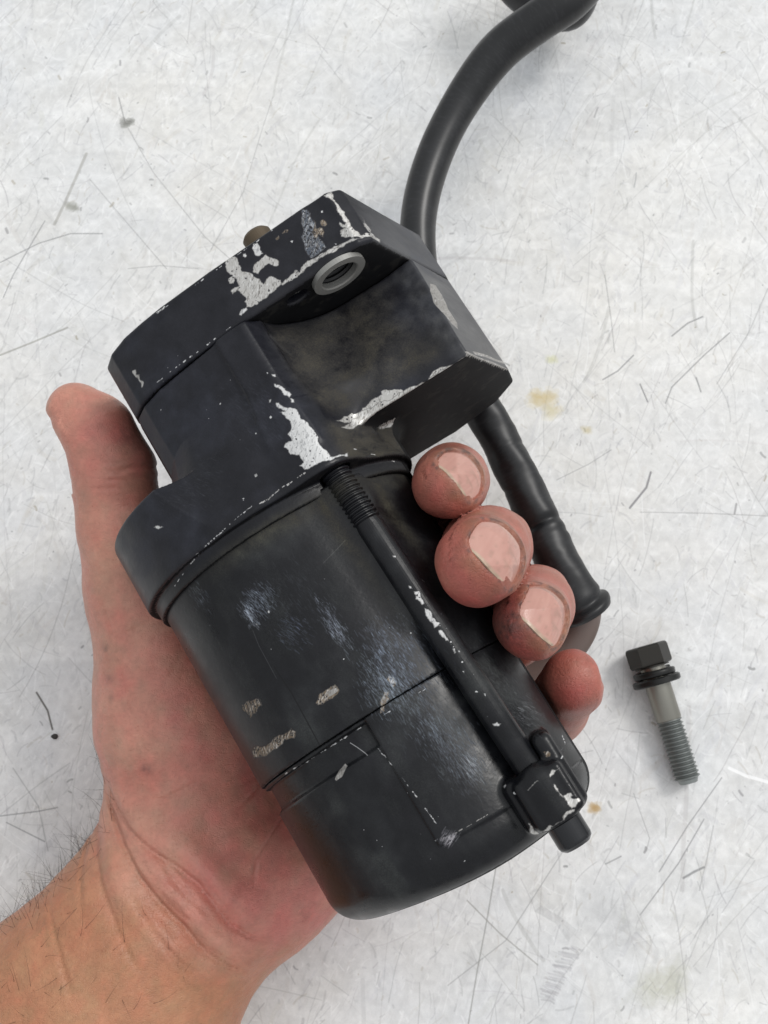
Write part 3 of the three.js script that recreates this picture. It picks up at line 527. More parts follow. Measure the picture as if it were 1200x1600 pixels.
hair('36,36,38', 0.75, 0.16, -25.26, -29.46, -23.38, -28.33);
hair('36,36,38', 0.75, 0.16, -24.12, -29.62, -22.3, -28.48);
hair('36,36,38', 0.75, 0.16, -23.01, -29.77, -21.23, -28.62);
hair('36,36,38', 0.75, 0.16, -21.93, -29.9, -20.19, -28.75);
hair('36,36,38', 0.75, 0.16, -20.88, -30.03, -19.17, -28.87);
hair('36,36,38', 0.75, 0.16, -19.84, -30.16, -18.16, -28.99);
hair('36,36,38', 0.75, 0.16, -18.83, -30.27, -17.17, -29.1);
hair('36,36,38', 0.75, 0.16, -17.83, -30.38, -16.19, -29.21);
chip('tan', -25.03, -18.59, -22.33, -19.27, -20.03, -20.2, -20.45, -21.66, -22.98, -22.08, -24.83, -22.07, -25.38, -20.13);
hair('36,36,38', 0.8, 0.2, -24.43, -18.72, -25.55, -21.64);
hair('36,36,38', 0.8, 0.2, -23.55, -19.01, -24.57, -21.86);
hair('36,36,38', 0.8, 0.2, -22.68, -19.3, -23.62, -22.06);
hair('36,36,38', 0.8, 0.2, -21.84, -19.58, -22.7, -22.25);
hair('36,36,38', 0.8, 0.2, -21.01, -19.84, -21.79, -22.43);
hair('36,36,38', 0.8, 0.2, -20.19, -20.1, -20.9, -22.61);
chip('tan', 1.76, -37.12, 3.57, -34.7, 4.87, -33.72, 5.84, -34.08, 5.05, -35.6, 2.89, -37.23);
chip('tan', 6.52, -31.76, 7.65, -31.25, 8.16, -33.35, 6.94, -33.92);
scuffSheen(420, -9.05, -1.84, 6, 4.5, -1.3, '165,178,195', 0.34);
scuffSheen(130, -11.96, -3.58, 2, 4, -1.45, '190,200,214', 0.4);
scuffSheen(330, 2.89, -15.48, 2.6, 8, -1.5, '170,180,196', 0.34);
scuffSheen(1600, 10.46, -28.95, 9, 13, -1.45, '150,164,184', 0.3);
scuffSheen(500, 5.25, -32.96, 7, 8, -1.5, '165,180,198', 0.3);
scuffSheen(1200, 11.4, -50.02, 7, 14, -1.5, '140,152,165', 0.26);
scuffSheen(220, 12.39, -56.03, 3, 5, -1.4, '175,180,185', 0.34);
scuffSheen(160, -5.62, -11.79, 5, 5, -1.2, '120,132,158', 0.3);
scuffSheen(140, -20.54, 7.33, 3, 5, -1.4, '130,140,150', 0.25);
scuffSheen(240, 8.34, -43.48, 5, 8, -1.5, '150,165,180', 0.3);
scuffSheen(180, 28.57, -53.52, 4, 6, -1.0, '170,172,175', 0.28);
hair('150,150,150', 0.35, 0.12, -13.2, -6.92, -13.78, -10.66, -14.02, -18.67);
hair('8,8,10', 0.7, 0.25, -13.19, -16.27, -12.69, -23.05, -13.07, -36.01);
hair('150,150,145', 0.3, 0.12, 7.85, -2.82, 10.69, -1.97, 14.51, -0.74);
dots('white', 16, -23.76, 6.21, 10.48, -24.13, 9);
dots('white', 14, -7.78, 49.63, 20.2, 30.35, 7);
dots('white', 14, -11.72, -49.97, -1.38, -69.4, 7);
chip('bare', 27, 23.5, 33, 23.4, 45, 23.4, 62, 23.4, 62.2, 24.6, 56, 24.5, 52, 24.9, 47, 24.6, 43, 25.3, 38, 25.9, 33, 26.2, 30, 25.2);
chip('grey', 61.5, 23.4, 66, 23.4, 73.4, 23.4, 73.4, 24.6, 69, 24.9, 65, 24.7, 61.5, 25.2);
scuffSheen(900, 9.86, -35.76, 14, 16, -1.5, '120,128,136', 0.16);  // broad soft strokes paint the pale sheen across the tube
scuffSheen(500, -2.28, -4.88, 12, 12, -1.45, '110,118,126', 0.14);
scuffSheen(600, 28.51, -44.4, 5, 14, -1.5, '120,124,126', 0.16);
scuffSheen(400, 12.7, 36.1, 10, 14, -1.3, '95,100,110', 0.16);
scuffSheen(300, -8.57, 28.18, 12, 8, -1.0, '95,98,102', 0.16);
worn('bare', 0.9, 0.95, 62, 23.5, 52, 23.5, 44, 23.5, 34, 23.5);
chip('bare', 44, 23.3, 62, 23.3, 62, 24.4, 57, 24.3, 52, 24.5, 48, 24.4, 44, 24.8);
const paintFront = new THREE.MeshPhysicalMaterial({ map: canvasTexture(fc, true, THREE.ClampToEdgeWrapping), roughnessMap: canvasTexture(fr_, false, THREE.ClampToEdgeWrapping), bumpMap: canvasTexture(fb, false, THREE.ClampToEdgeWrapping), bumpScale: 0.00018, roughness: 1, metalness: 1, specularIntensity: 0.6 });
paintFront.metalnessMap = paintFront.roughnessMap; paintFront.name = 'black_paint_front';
function paintTile() {
  const [c, g] = canvas(512, 512), im = g.createImageData(512, 512), D = im.data;
  for (let y = 0; y < 512; y++) for (let x = 0; x < 512; x++) { const o = (y * 512 + x) * 4, n = fbm(x / 64, y / 64, 5, 8, 3), s = ss(0.6, 0.75, fbm(x / 32, y / 32, 4, 16, 9)), v = 19 + (n - 0.5) * 14 + s * 12 + (hash(x, y, 1) - 0.5) * 4; D[o] = v + s * 4; D[o + 1] = v + s * 3; D[o + 2] = v + 2; D[o + 3] = 255; }
  g.putImageData(im, 0, 0);
  for (let i = 0; i < 500; i++) { g.strokeStyle = `rgba(${rnd() < 0.5 ? '90,90,90' : '12,12,12'},${rr(0.05, 0.3)})`; g.lineWidth = rr(0.5, 1.6); const x = rr(0, 512), y = rr(0, 512), a = rr(-3, 3), l = rr(3, 40); g.beginPath(); g.moveTo(x, y); g.lineTo(x + Math.cos(a) * l, y + Math.sin(a) * l); g.stroke(); }
  return c;
}
const tile = canvasTexture(paintTile(), true);
const paintSide = new THREE.MeshPhysicalMaterial({ map: tile, roughness: 0.66, bumpMap: tile, bumpScale: 0.0003, specularIntensity: 0.3 }); paintSide.name = 'black_paint';
const blackMat = new THREE.MeshPhysicalMaterial({ map: tile, roughness: 0.36, bumpMap: tile, bumpScale: 0.0001 });
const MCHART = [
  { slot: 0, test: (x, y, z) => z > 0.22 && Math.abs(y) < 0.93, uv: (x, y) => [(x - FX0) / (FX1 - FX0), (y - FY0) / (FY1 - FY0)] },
  { slot: 1, test: (x, y, z) => Math.abs(y) > Math.abs(x) && Math.abs(y) > Math.abs(z), uv: (x, y, z) => [x / 40, z / 40] },
  { slot: 1, test: (x, y, z) => Math.abs(x) > Math.abs(z), uv: (x, y, z) => [z / 40, y / 40] },
  { slot: 1, test: () => true, uv: (x, y) => [x / 40, y / 40] },
];
const PAINT = [paintFront, paintSide];
const Q_ = globalThis.__COARSE ? 2 : 1;
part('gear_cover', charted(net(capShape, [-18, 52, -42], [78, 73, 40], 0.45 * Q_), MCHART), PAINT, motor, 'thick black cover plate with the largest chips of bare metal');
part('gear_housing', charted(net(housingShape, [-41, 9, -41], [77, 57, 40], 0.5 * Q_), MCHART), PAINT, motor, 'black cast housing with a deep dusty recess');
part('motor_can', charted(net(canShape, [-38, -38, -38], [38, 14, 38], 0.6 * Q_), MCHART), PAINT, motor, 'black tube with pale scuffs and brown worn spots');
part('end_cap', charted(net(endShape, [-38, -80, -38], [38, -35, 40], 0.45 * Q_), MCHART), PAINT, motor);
{
  // through bolt: rolled thread at the top, smooth shank, end showing below the lug
  const pts = [[0.01, 16], [2.9, 16]];
  for (let y = 14; y > 0.6; y -= 1.15) pts.push([3.0, y], [3.42, y - 0.34], [3.42, y - 0.58], [3.0, y - 0.95]);
  pts.push([3.05, 0], [3.2, -1.2], [3.2, -79.2], [2.9, -80], [0.01, -80]);
  const g = lathe(pts.reverse(), 40), p = g.attributes.position, n = g.attributes.normal, uv = g.attributes.uv;
  const slope = -(ROD.x1 - ROD.x0) / (ROD.y0 - ROD.y1);
  for (let i = 0; i < p.count; i++) { const y = p.getY(i) / MM, x = p.getX(i) / MM + rodX(y), z = p.getZ(i) / MM + ROD.z; p.setXYZ(i, x * MM, y * MM, z * MM); uv.setXY(i, (x - FX0) / (FX1 - FX0), (y - FY0) / (FY1 - FY0)); }
  const bolt = part('through_bolt', g, paintFront, motor, 'long thin black bolt with white paint chips along the tube');
  bolt.userData.label = 'long thin black bolt with white paint chips along the tube';
  part('bolt_end', lathe([[0.01, -81.4], [2.9, -81.4], [3.7, -80.7], [3.9, -80], [3.9, -75.8], [0.01, -75.8]], 40).translate(22.7 * MM, 0, 31.2 * MM), new THREE.MeshPhysicalMaterial({ color: 0x1c1d20, roughness: 0.22, metalness: 0.2 }), motor);
  // bushing in the underside of the cover
  const steel = new THREE.MeshStandardMaterial({ color: 0x94938f, metalness: 0.5, roughness: 0.5, bumpMap: tile, bumpScale: 0.0006 });
  const tp = [[5.0, 68], [4.6, 68]]; for (let y = 67; y > 56; y -= 1.25) tp.push([4.75, y], [4.3, y - 0.5], [4.75, y - 1]);
  const bp = [[5.1, 56], [4.7, 55.6], [4.7, 54.2], [5.0, 53.85], [6.2, 53.8], [6.9, 54.0], [6.9, 55.3], [5.2, 55.4]];
  const bush = part('threaded_bushing', lathe(bp.reverse(), 56).translate(HOLE[0] * MM, 0, HOLE[1] * MM), steel, motor, 'bare grey bushing around the bolt hole');
  part('thread', lathe(tp.reverse(), 48).translate(HOLE[0] * MM, 0, HOLE[1] * MM), new THREE.MeshStandardMaterial({ color: 0x2c2c2d, metalness: 0.4, roughness: 0.45 }), bush, 'thread inside the bushing, coloured dark for the shade of the bore');  // shade inside the bore is put into this dark colour
  // dowel pin standing on the cover
  const rust = new THREE.MeshStandardMaterial({ color: 0x5a4e3e, metalness: 0.4, roughness: 0.6, bumpMap: tile, bumpScale: 0.0008 });
  part('dowel_pin', lathe([[0.01, 75.9], [3.1, 75.9], [3.7, 75.2], [3.7, 69], [0.01, 69]], 40).translate(34.19 * MM, 0, 27.33 * MM), rust, motor, 'brown rusty round pin on the top face');
}

// ---------------------------------------------------------------- the hand and forearm (mm, own axes: origin inside the wrist)
const TILT = new THREE.Quaternion().setFromEuler(new THREE.Euler(-Math.PI * 75 / 180, 0, 0));
const person = thing('person', 'bare left hand and hairy forearm reaching from the lower left, gripping the motor', 'person');
person.position.set(...[-0.05332, 0.02717, 0.01892]); person.quaternion.copy(TILT);
const toMotor = new THREE.Matrix4();
{ motor.updateMatrixWorld(true); person.updateMatrixWorld(true); toMotor.copy(motor.matrixWorld).invert().multiply(person.matrixWorld); }
const TM = toMotor.elements, TO = [TM[12] / MM, TM[13] / MM, TM[14] / MM];
const capN = (a, b, ra, rb) => ({ a, b, ra, rb });
const bound = (list) => { const p = list.flatMap((c) => [c.a, c.b]), lo = [0, 1, 2].map((i) => Math.min(...p.map((q) => q[i]))), hi = [0, 1, 2].map((i) => Math.max(...p.map((q) => q[i]))); list.c = lo.map((v, i) => (v + hi[i]) / 2); list.r = Math.max(...list.map((c) => Math.max(Math.hypot(...c.a.map((v, i) => v - list.c[i])) + c.ra, Math.hypot(...c.b.map((v, i) => v - list.c[i])) + c.rb))); };
const chainD = (x, y, z, list, k) => { if (!list.c) bound(list); const far = Math.hypot(x - list.c[0], y - list.c[1], z - list.c[2]) - list.r; if (far > 16) return far; let d = 1e9; for (const c of list) d = smin(d, capsule(x, y, z, c.a, c.b, c.ra, c.rb), k); return d; };
const PALM = [
  capN([-1.22, 6.77, -7], [32.49, 81.42, -20], 15, 11.5), capN([5.75, 4.33, -9], [50.45, 69.77, -23], 15, 12), capN([14.9, -1.16, -9], [60.97, 51.61, -23], 15, 12), capN([22.51, -2.9, -6], [64.65, 31.45, -19], 15, 11.5),
  capN([24.24, -2.43, -3], [43.32, 12.22, -7], 15.5, 12), capN([6.66, 2.59, -3], [21.22, 1.45, -1], 17, 17), capN([-9.61, 77.6, -8], [28.7, 76.69, -20], 10, 10),
];
const THUMB = [
  capN([2.87, 7.39, -2], [-4.4, 43.23, 3], 19, 21), capN([-4.4, 43.23, 3], [-12.1, 80.54, 8], 21, 14.2), capN([-12.1, 80.54, 8], [-15.9, 95.31, 11], 14.2, 11.6), capN([-15.9, 95.31, 11], [-19, 111.52, 13], 11.2, 10.6), capN([-19.17, 112.37, 13], [-23.07, 122.27, 15], 10.4, 9.6), capN([-23.07, 122.27, 15], [-28.47, 128.35, 15], 9.2, 7.2),
];
const ARM = [
  capN([-4.88, 6.17, 6], [-38.25, -31.81, 14], 20, 22), capN([-38.25, -31.81, 14], [-103.32, -105.68, 65], 22, 30),
  capN([8.74, -9.18, 5], [-12.14, -37.74, 14], 18, 21.5), capN([-12.14, -37.74, 14], [-76.75, -114.07, 65], 21.5, 30),
  capN([1.57, -0.81, 9], [-20.52, -26.24, 17], 19, 21),
];
const FINGERS = {
  index: { bones: [capN([32.49, 81.42, -20], [65.69, 101.31, -7], 11.5, 10), capN([65.69, 101.31, -7], [71.32, 109.64, 19], 9.4, 8.8), capN([71.32, 109.64, 19], [69.69, 109.02, 35], 8.7, 8.5), capN([69.69, 109.02, 35], [68.03, 107.55, 50], 8.5, 8.0)], tip: [68.03, 107.55, 50], t: [-0.46, -0.41, 0.79], s: [0.62, -0.78, 0.0], w: 6.5, l: 6.4, r: 8.0, up: 6.6 },
  middle: { bones: [capN([50.45, 69.77, -23], [78.78, 86.77, -7], 12, 11), capN([78.78, 86.77, -7], [80.79, 92.21, 21], 10.4, 10.1), capN([80.79, 92.21, 21], [77.41, 91.92, 45], 10.1, 10), capN([77.41, 91.92, 45], [73.93, 90.31, 66], 9.9, 9.4)], tip: [73.8, 90.17, 66], t: [-0.42, -0.62, 0.66], s: [0.64, -0.70, -0.25], w: 7.4, l: 6.8, r: 9.6, up: 7.9 },
  ring: { bones: [capN([60.97, 51.61, -23], [89.69, 67.67, -7], 12, 10.4), capN([89.69, 67.67, -7], [93.27, 77.81, 17], 9.4, 9), capN([93.27, 77.81, 17], [89.59, 78.68, 39], 9, 8.8), capN([89.59, 78.68, 39], [86.14, 76.27, 58], 8.8, 8.4)], tip: [85.85, 76.55, 58], t: [-0.39, -0.69, 0.6], s: [0.68, -0.66, -0.32], w: 6.5, l: 6.8, r: 8.5, up: 7.1 },
  pinky: { bones: [capN([64.65, 31.45, -19], [95.14, 43.13, -7], 11.5, 9), capN([95.14, 43.13, -7], [98.3, 49.62, 17], 8.6, 8.2), capN([98.3, 49.62, 17], [99.21, 60.23, 39], 8.2, 7.5)], tip: [99.36, 60.39, 39], t: [-0.1, 0.66, 0.74], s: [0.52, -0.6, 0.61], w: 4.8, l: 5, r: 7.3, up: 6.9 },
  thumb: { bones: [], tip: [-26.45, 125.82, 15], t: [-0.5, 0.86, 0.0], s: [-0.24, -0.14, 0.95], w: 6.8, l: 6.6, r: 8, up: 7.2 },
};
const norm3 = (v) => { const l = Math.hypot(...v); return v.map((c) => c / l); };
for (const k in FINGERS) {
  const f = FINGERS[k]; f.t = norm3(f.t); const d = f.s[0] * f.t[0] + f.s[1] * f.t[1] + f.s[2] * f.t[2]; f.s = norm3(f.s.map((c, i) => c - d * f.t[i]));
  f.n = [f.s[1] * f.t[2] - f.s[2] * f.t[1], f.s[2] * f.t[0] - f.s[0] * f.t[2], f.s[0] * f.t[1] - f.s[1] * f.t[0]];
  if (k === 'thumb' ? f.n[0] > 0 : f.n[0] < 0) { f.n = f.n.map((c) => -c); }
}
function motorSolid(x, y, z) {
  const mx = TM[0] * x + TM[4] * y + TM[8] * z + TO[0], my = TM[1] * x + TM[5] * y + TM[9] * z + TO[1], mz = TM[2] * x + TM[6] * y + TM[10] * z + TO[2], r = Math.hypot(mx, mz);
  return Math.min(slab(r - 35.25, my, -77.6, 14, 5), slab(r - 38.3, my, 13.8, 33, 1), my > 20 ? slab(poly(mx, mz, UPPER) - 2.2, my, 18, 73, 1) : 50);
}
// creases: [depth, half width, x, y, x, y ...]
const CREASES = [
  [0.5, 0.62, -19.83, 29.81, -17.51, 24.85, -12.88, 19.88, -6.26, 15.25, 0.36, 11.61, 6.15, 7.31, 9.96, 2.01, 13.93, -3.95, 19.39, -8.25, 24.36, -10.57],
  [0.55, 0.62, -21.41, 27.88, -18.47, 22.17, -13.58, 15.65, -7.87, 8.63, -2.48, 2.59, 2.74, -2.30, 8.45, -9.97, 13.83, -14.87, 19.38, -17.80],
  [0.3, 0.7, -24.76, 20.63, -21.52, 12.21, -17.15, 4.11, -10.67, -6.42, -5.81, -12.90],
  [0.5, 0.8, -11.71, 7.01, -5.21, -1.12, 2.92, -10.87, 9.42, -17.38],
  [0.45, 0.7, -4.60, 14.83, 2.74, 5.86, 10.90, -1.49],
  [0.4, 0.8, -33.53, 1.59, -27.10, -8.06, -22.27, -17.71],
  [0.35, 0.7, -26.29, 19.28, -25.17, 8.02, -22.27, -1.63],
  [0.45, 0.6, -3.98, 112.44, -7.80, 113.27, -11.45, 112.94, -14.77, 111.61, -18.09, 112.44],
  [0.3, 0.5, -4.81, 109.95, -8.96, 110.45, -13.94, 109.28],
  [0.3, 0.5, -6.26, 73.18, -12.05, 70.69, -17.02, 68.21],
  [0.35, 0.6, 21.88, 30.48, 17.74, 25.51, 13.60, 22.70],
  [0.4, 0.6, 29.16, 22.14, 24.16, 16.31, 19.99, 10.48, 19.16, 2.98],
  [0.25, 0.5, -8.74, 26.84, -2.95, 27.66, 3.67, 30.97, 10.29, 32.63],
  [0.22, 0.5, -19.24, 78.22, -15.94, 66.68, -12.65, 51.84, -6.87, 38.64],
  [0.3, 0.5, -27.57, 107.19, -26.90, 103.83, -27.57, 101.31],
  [0.3, 0.5, -28.08, 113.06, -25.90, 110.54],
  [0.4, 0.6, 33.25, -6.06, 31.58, -4.06, 33.25, -1.55],
  [-0.8, 3.2, -20.63, 28.84, -17.34, 23.74, -10.44, 15.03, -3.37, 8.95, 1.56, 4.68, 7.31, -2.22, 11.42, -7.48, 17.99, -13.72],
  [-0.7, 3.0, -16.19, 29.32, -7.91, 20.22, 3.67, 14.42, 11.95, 6.98, 18.57, -1.30],
  [-0.6, 3.2, -23.42, 24.08, -19.03, 16.77, -11.71, 4.57, -1.96, -4.37, 6.17, -13.31],
  [0.3, 0.62, -11.36, 16.16, -3.99, 8.79, 4.20, 3.06, 9.11, -3.49],
  [0.25, 0.6, -5.63, 11.25, 0.92, 7.64, 4.20, 4.37],
  [0.2, 0.6, -10.17, 18.85, -8.52, 15.88, -6.05, 13.90],
  [0.95, 2.3, -19.50, 29.15, -16.85, 23.86, -12.55, 19.22, -6.26, 14.92, 0.69, 10.95, 6.65, 6.64, 11.12, 1.35, 15.26, -4.61, 20.22, -8.91],
  [1.0, 2.4, -20.76, 26.91, -18.15, 21.68, -13.58, 15.32, -7.87, 8.30, -2.16, 2.10, 3.07, -2.79, 8.45, -9.97, 12.86, -14.21],
  [0.5, 2.0, -24.44, 19.98, -21.20, 11.88, -17.15, 4.11, -10.67, -6.42],
  [0.12, 0.62, -12.02, 4.04, -8.90, 0.93, -6.12, -2.02, -3.50, -5.13, 0.43, -7.91],
  [0.14, 0.62, 1.08, -0.05, 5.34, -4.47, 9.44, -8.89, 14.18, -12.99, 18.28, -17.41],
  [0.19, 0.62, -5.47, 7.97, -2.03, 4.53, 1.41, 1.26, 5.83, -1.20, 9.60, -4.15],
  [0.16, 0.62, 1.41, -6.93, 3.87, -9.71, 6.65, -12.33, 9.76, -14.46, 13.20, -15.94],
  [0.15, 0.62, -2.35, -2.67, -0.72, -6.27, 1.58, -9.71, 3.70, -12.82, 6.49, -15.94],
  [0.14, 0.62, -17.26, 14.19, -15.45, 12.07, -14.47, 9.77, -12.51, 7.81, -10.54, 6.17],
  [0.17, 0.62, -7.43, -0.54, -5.30, -2.51, -3.34, -4.31, -1.37, -6.27, 0.92, -8.08],
  [0.12, 0.62, -3.50, 0.44, 0.92, -3.00, 5.34, -6.44, 9.93, -9.88, 14.02, -13.64],
  [0.2, 0.62, -12.02, 12.23, -10.05, 10.43, -8.58, 8.79, -6.61, 7.15, -4.81, 5.68],
  [0.2, 0.62, -6.12, 9.12, -3.50, 6.83, -0.39, 4.53, 1.90, 2.57, 4.85, 0.93],
  [0.17, 0.62, 7.63, 0.28, 9.44, -1.85, 10.91, -3.82, 13.86, -5.29, 16.31, -6.44],
  [0.16, 0.6, -9.07, 42.72, -7.42, 43.39, -5.60, 44.71, -4.27, 45.37],
  [0.13, 0.6, -4.27, 57.12, -2.29, 58.78, -1.13, 60.60, 0.53, 62.75],
  [0.14, 0.6, 13.77, 29.15, 17.08, 29.32, 20.72, 29.65, 23.53, 29.48],
  [0.08, 0.6, -10.40, 62.09, -7.75, 65.40, -5.27, 69.70, -2.78, 73.84],
  [0.1, 0.6, 15.92, 35.77, 20.55, 37.92, 24.52, 39.74, 28.99, 41.40],
  [0.08, 0.6, -2.29, 61.59, 0.69, 61.09, 3.51, 60.60, 5.99, 59.94],
  [0.09, 0.6, -1.79, 59.11, 0.03, 63.08, 1.19, 67.22, 2.84, 71.02],
  [0.14, 0.6, 2.35, 55.80, 5.49, 58.61, 8.31, 61.76, 11.28, 64.74],
  [0.09, 0.6, -1.13, 41.57, 3.34, 44.05, 7.31, 45.70, 11.78, 48.52],
  [0.16, 0.6, -1.46, 64.40, 0.03, 66.22, 1.19, 67.38, 2.02, 68.54],
  [0.14, 0.6, -8.58, 20.71, -6.42, 22.86, -3.45, 24.68, -0.96, 26.50],
  [0.1, 0.6, -15.69, 40.57, -14.04, 41.90, -12.22, 42.23, -10.73, 43.55],
  [0.09, 0.6, -14.86, 29.32, -13.21, 31.14, -12.22, 32.30, -10.40, 33.95],
  [0.11, 0.6, -14.04, 33.95, -12.55, 35.28, -10.89, 36.27, -9.24, 37.10],
  [0.14, 0.6, 2.18, 22.37, 3.34, 23.86, 4.66, 25.35, 6.32, 26.84],
  [0.09, 0.6, -6.92, 43.55, -5.27, 45.54, -3.28, 48.19, -1.62, 49.84],
  [0.2, 0.55, -10.12, 113.27, -13.94, 113.93, -20.25, 113.44],
  [0.2, 0.55, -10.29, 111.77, -14.94, 112.44, -19.42, 111.94],
  [0.2, 0.55, -11.12, 110.94, -14.77, 111.61, -22.08, 111.11],
  [0.2, 0.55, -8.96, 108.78, -15.77, 109.45, -21.08, 108.95],
  [0.2, 0.55, -12.12, 107.12, -15.77, 107.79, -23.08, 107.29],
  [0.2, 0.55, -10.95, 106.63, -14.27, 107.29, -22.25, 106.79],
];
const polyDist = (x, y, p, from) => { let d = 1e9; for (let i = from; i + 3 < p.length; i += 2) { const ex = p[i + 2] - p[i], ey = p[i + 3] - p[i + 1], wx = x - p[i], wy = y - p[i + 1], t = clamp((wx * ex + wy * ey) / (ex * ex + ey * ey)), q = (wx - ex * t) ** 2 + (wy - ey * t) ** 2; if (q < d) d = q; } return Math.sqrt(d); };
for (const c of CREASES) { c.pad = 3.4 * c[1]; c.x0 = 1e9; c.x1 = -1e9; c.y0 = 1e9; c.y1 = -1e9; for (let i = 2; i < c.length; i += 2) { c.x0 = Math.min(c.x0, c[i]); c.x1 = Math.max(c.x1, c[i]); c.y0 = Math.min(c.y0, c[i + 1]); c.y1 = Math.max(c.y1, c[i + 1]); } }
function nailField(x, y, z, d) {
  for (const k in FINGERS) {
    const f = FINGERS[k], px = x - f.tip[0], py = y - f.tip[1], pz = z - f.tip[2]; if (px * px + py * py + pz * pz > 260) continue;
    const n = px * f.n[0] + py * f.n[1] + pz * f.n[2]; if (n < 1) continue;
    const u = px * f.s[0] + py * f.s[1] + pz * f.s[2], v = px * f.t[0] + py * f.t[1] + pz * f.t[2] + 1.2;
    const e = Math.pow(Math.pow(Math.abs(u / f.w), 3.2) + Math.pow(Math.abs(v / f.l), v < 0 ? 2.2 : 5), 1 / 3);
    const tipSide = ss(0.3, 0.75, v / f.l);
    d += 0.7 * ss(1.0, 0.9, e) * (1 - 0.75 * tipSide) - 0.5 * (1 - 0.85 * tipSide) * ss(0.97, 1.06, e) * Math.exp(-((Math.max(0, e - 1.1) / 0.42) ** 2)) - 0.12 * tipSide * Math.exp(-(((v - f.l - 0.8) / 0.8) ** 2)) * ss(1.3, 0.9, Math.abs(u / f.w));
  }
  return d;
}
function flatten(x, y, z, f, d) {                                   // the back of a fingertip is flatter than its pad
  const px = x - f.tip[0], py = y - f.tip[1], pz = z - f.tip[2]; if (d > 6 || px * px + py * py + pz * pz > 400) return d;
  const n = px * f.n[0] + py * f.n[1] + pz * f.n[2], u = px * f.s[0] + py * f.s[1] + pz * f.s[2], v = px * f.t[0] + py * f.t[1] + pz * f.t[2], R = f.r * 2.1, h0 = f.r * 0.77 + 0.012 * v * v + 0.35 * Math.max(0, -v - f.l) ;
  return smax(d, Math.hypot(u, n + R - h0) - R, 2.2);
}
function handSkin(x, y, z) {                                        // the skin without creases, before the motor presses on it
  let palm = smin(chainD(x, y, z, PALM, 9), chainD(x, y, z, THUMB, 5), 9);
  palm = smin(palm, chainD(x, y, z, ARM, 12), 13);
  let fing = 1e9;
  for (const k of ['index', 'middle', 'ring', 'pinky']) fing = Math.min(fing, flatten(x, y, z, FINGERS[k], chainD(x, y, z, FINGERS[k].bones, 3.5)));
  return smin(flatten(x, y, z, FINGERS.thumb, palm), fing, 4);
}
function handShape(x, y, z) {
  let d = handSkin(x, y, z);
  if (d < 6) {
    d += (noise3(x / 9 + 50, y / 9 + 50, z / 9 + 50) - 0.5) * 0.9 + (noise3(x / 3.5 + 80, y / 3.5 + 80, z / 3.5 + 80) - 0.5) * 0.22;
    if (z > -22 && d > -3) for (const c of CREASES) if (x > c.x0 - c.pad && x < c.x1 + c.pad && y > c.y0 - c.pad && y < c.y1 + c.pad) { const q = polyDist(x, y, c, 2) / c[1]; if (q < 3.4) d += c[0] * (Math.exp(-q * q) - 0.2 * Math.exp(-((q - 1.9) ** 2))) * ss(0, 8, Math.min(Math.hypot(x - c[2], y - c[3]), Math.hypot(x - c[c.length - 2], y - c[c.length - 1])) + 1.2); }
    if (x > 40) d += (noise3(x / 5 + 11, y / 5 + 3, z / 5 + 70) - 0.5) * 0.45;
    d = nailField(x, y, z, d);
  }
  if (d < 4) d = smax(d, -motorSolid(x, y, z), 0.8);
  return d;
}
function skinTile() {
  const [c, g] = canvas(1024, 1024), [c2, g2] = canvas(1024, 1024), im = g.createImageData(1024, 1024), D = im.data, jm = g2.createImageData(1024, 1024), J = jm.data;
  for (let y = 0; y < 1024; y++) for (let x = 0; x < 1024; x++) {
    const o = (y * 1024 + x) * 4, a = fbm(x / 64, y / 64, 4, 16, 2), b = fbm(x / 16, y / 16, 3, 64, 12), q = Math.abs(fbm(x / 16 + a * 2, y / 10.666, 2, 0, 22) - 0.5) * 2, v = 226 + (a - 0.5) * 34 + (b - 0.5) * 20;
    D[o] = clamp(v + 10, 0, 255); D[o + 1] = clamp(v - (a - 0.5) * 26, 0, 255); D[o + 2] = clamp(v - (a - 0.5) * 22, 0, 255); D[o + 3] = 255;
    J[o] = J[o + 1] = J[o + 2] = clamp(128 + (b - 0.5) * 60 - 50 * ss(0.16, 0.0, q) + (hash(x >> 1, y >> 1, 9) - 0.5) * 26, 0, 255); J[o + 3] = 255;
  }
  g.putImageData(im, 0, 0); g2.putImageData(jm, 0, 0);
  for (let i = 0; i < 260; i++) { g.fillStyle = `rgba(${rnd() < 0.6 ? '150,100,84' : '190,120,110'},${rr(0.05, 0.2)})`; g.beginPath(); g.ellipse(rr(0, 1024), rr(0, 1024), rr(1, 7), rr(1, 5), rr(0, 3), 0, 7); g.fill(); }
  for (let i = 0; i < 900; i++) { const x = rr(0, 1024), y = rr(0, 1024), a = rr(-0.5, 0.5) + (rnd() < 0.5 ? 0.8 : -0.7), l = rr(14, 60); g2.strokeStyle = `rgba(50,50,50,${rr(0.1, 0.4)})`; g2.lineWidth = rr(0.8, 2); g2.beginPath(); g2.moveTo(x, y); g2.lineTo(x + Math.cos(a) * l, y + Math.sin(a) * l); g2.stroke(); }
  return [canvasTexture(c, true), canvasTexture(c2, false)];
}
const [skinMap, skinBump] = skinTile();
const skin = new THREE.MeshPhysicalMaterial({ map: skinMap, bumpMap: skinBump, bumpScale: 0.0003, roughness: 0.4, specularIntensity: 0.9, vertexColors: true, sheen: 0.15, sheenColor: new THREE.Color(0.9, 0.5, 0.4), sheenRoughness: 0.6 });
skin.name = 'skin';
const spot = (x, y, z, c, r) => Math.exp(-((x - c[0]) ** 2 + (y - c[1]) ** 2 + 0.1 * (z - c[2]) ** 2) / (r * r));
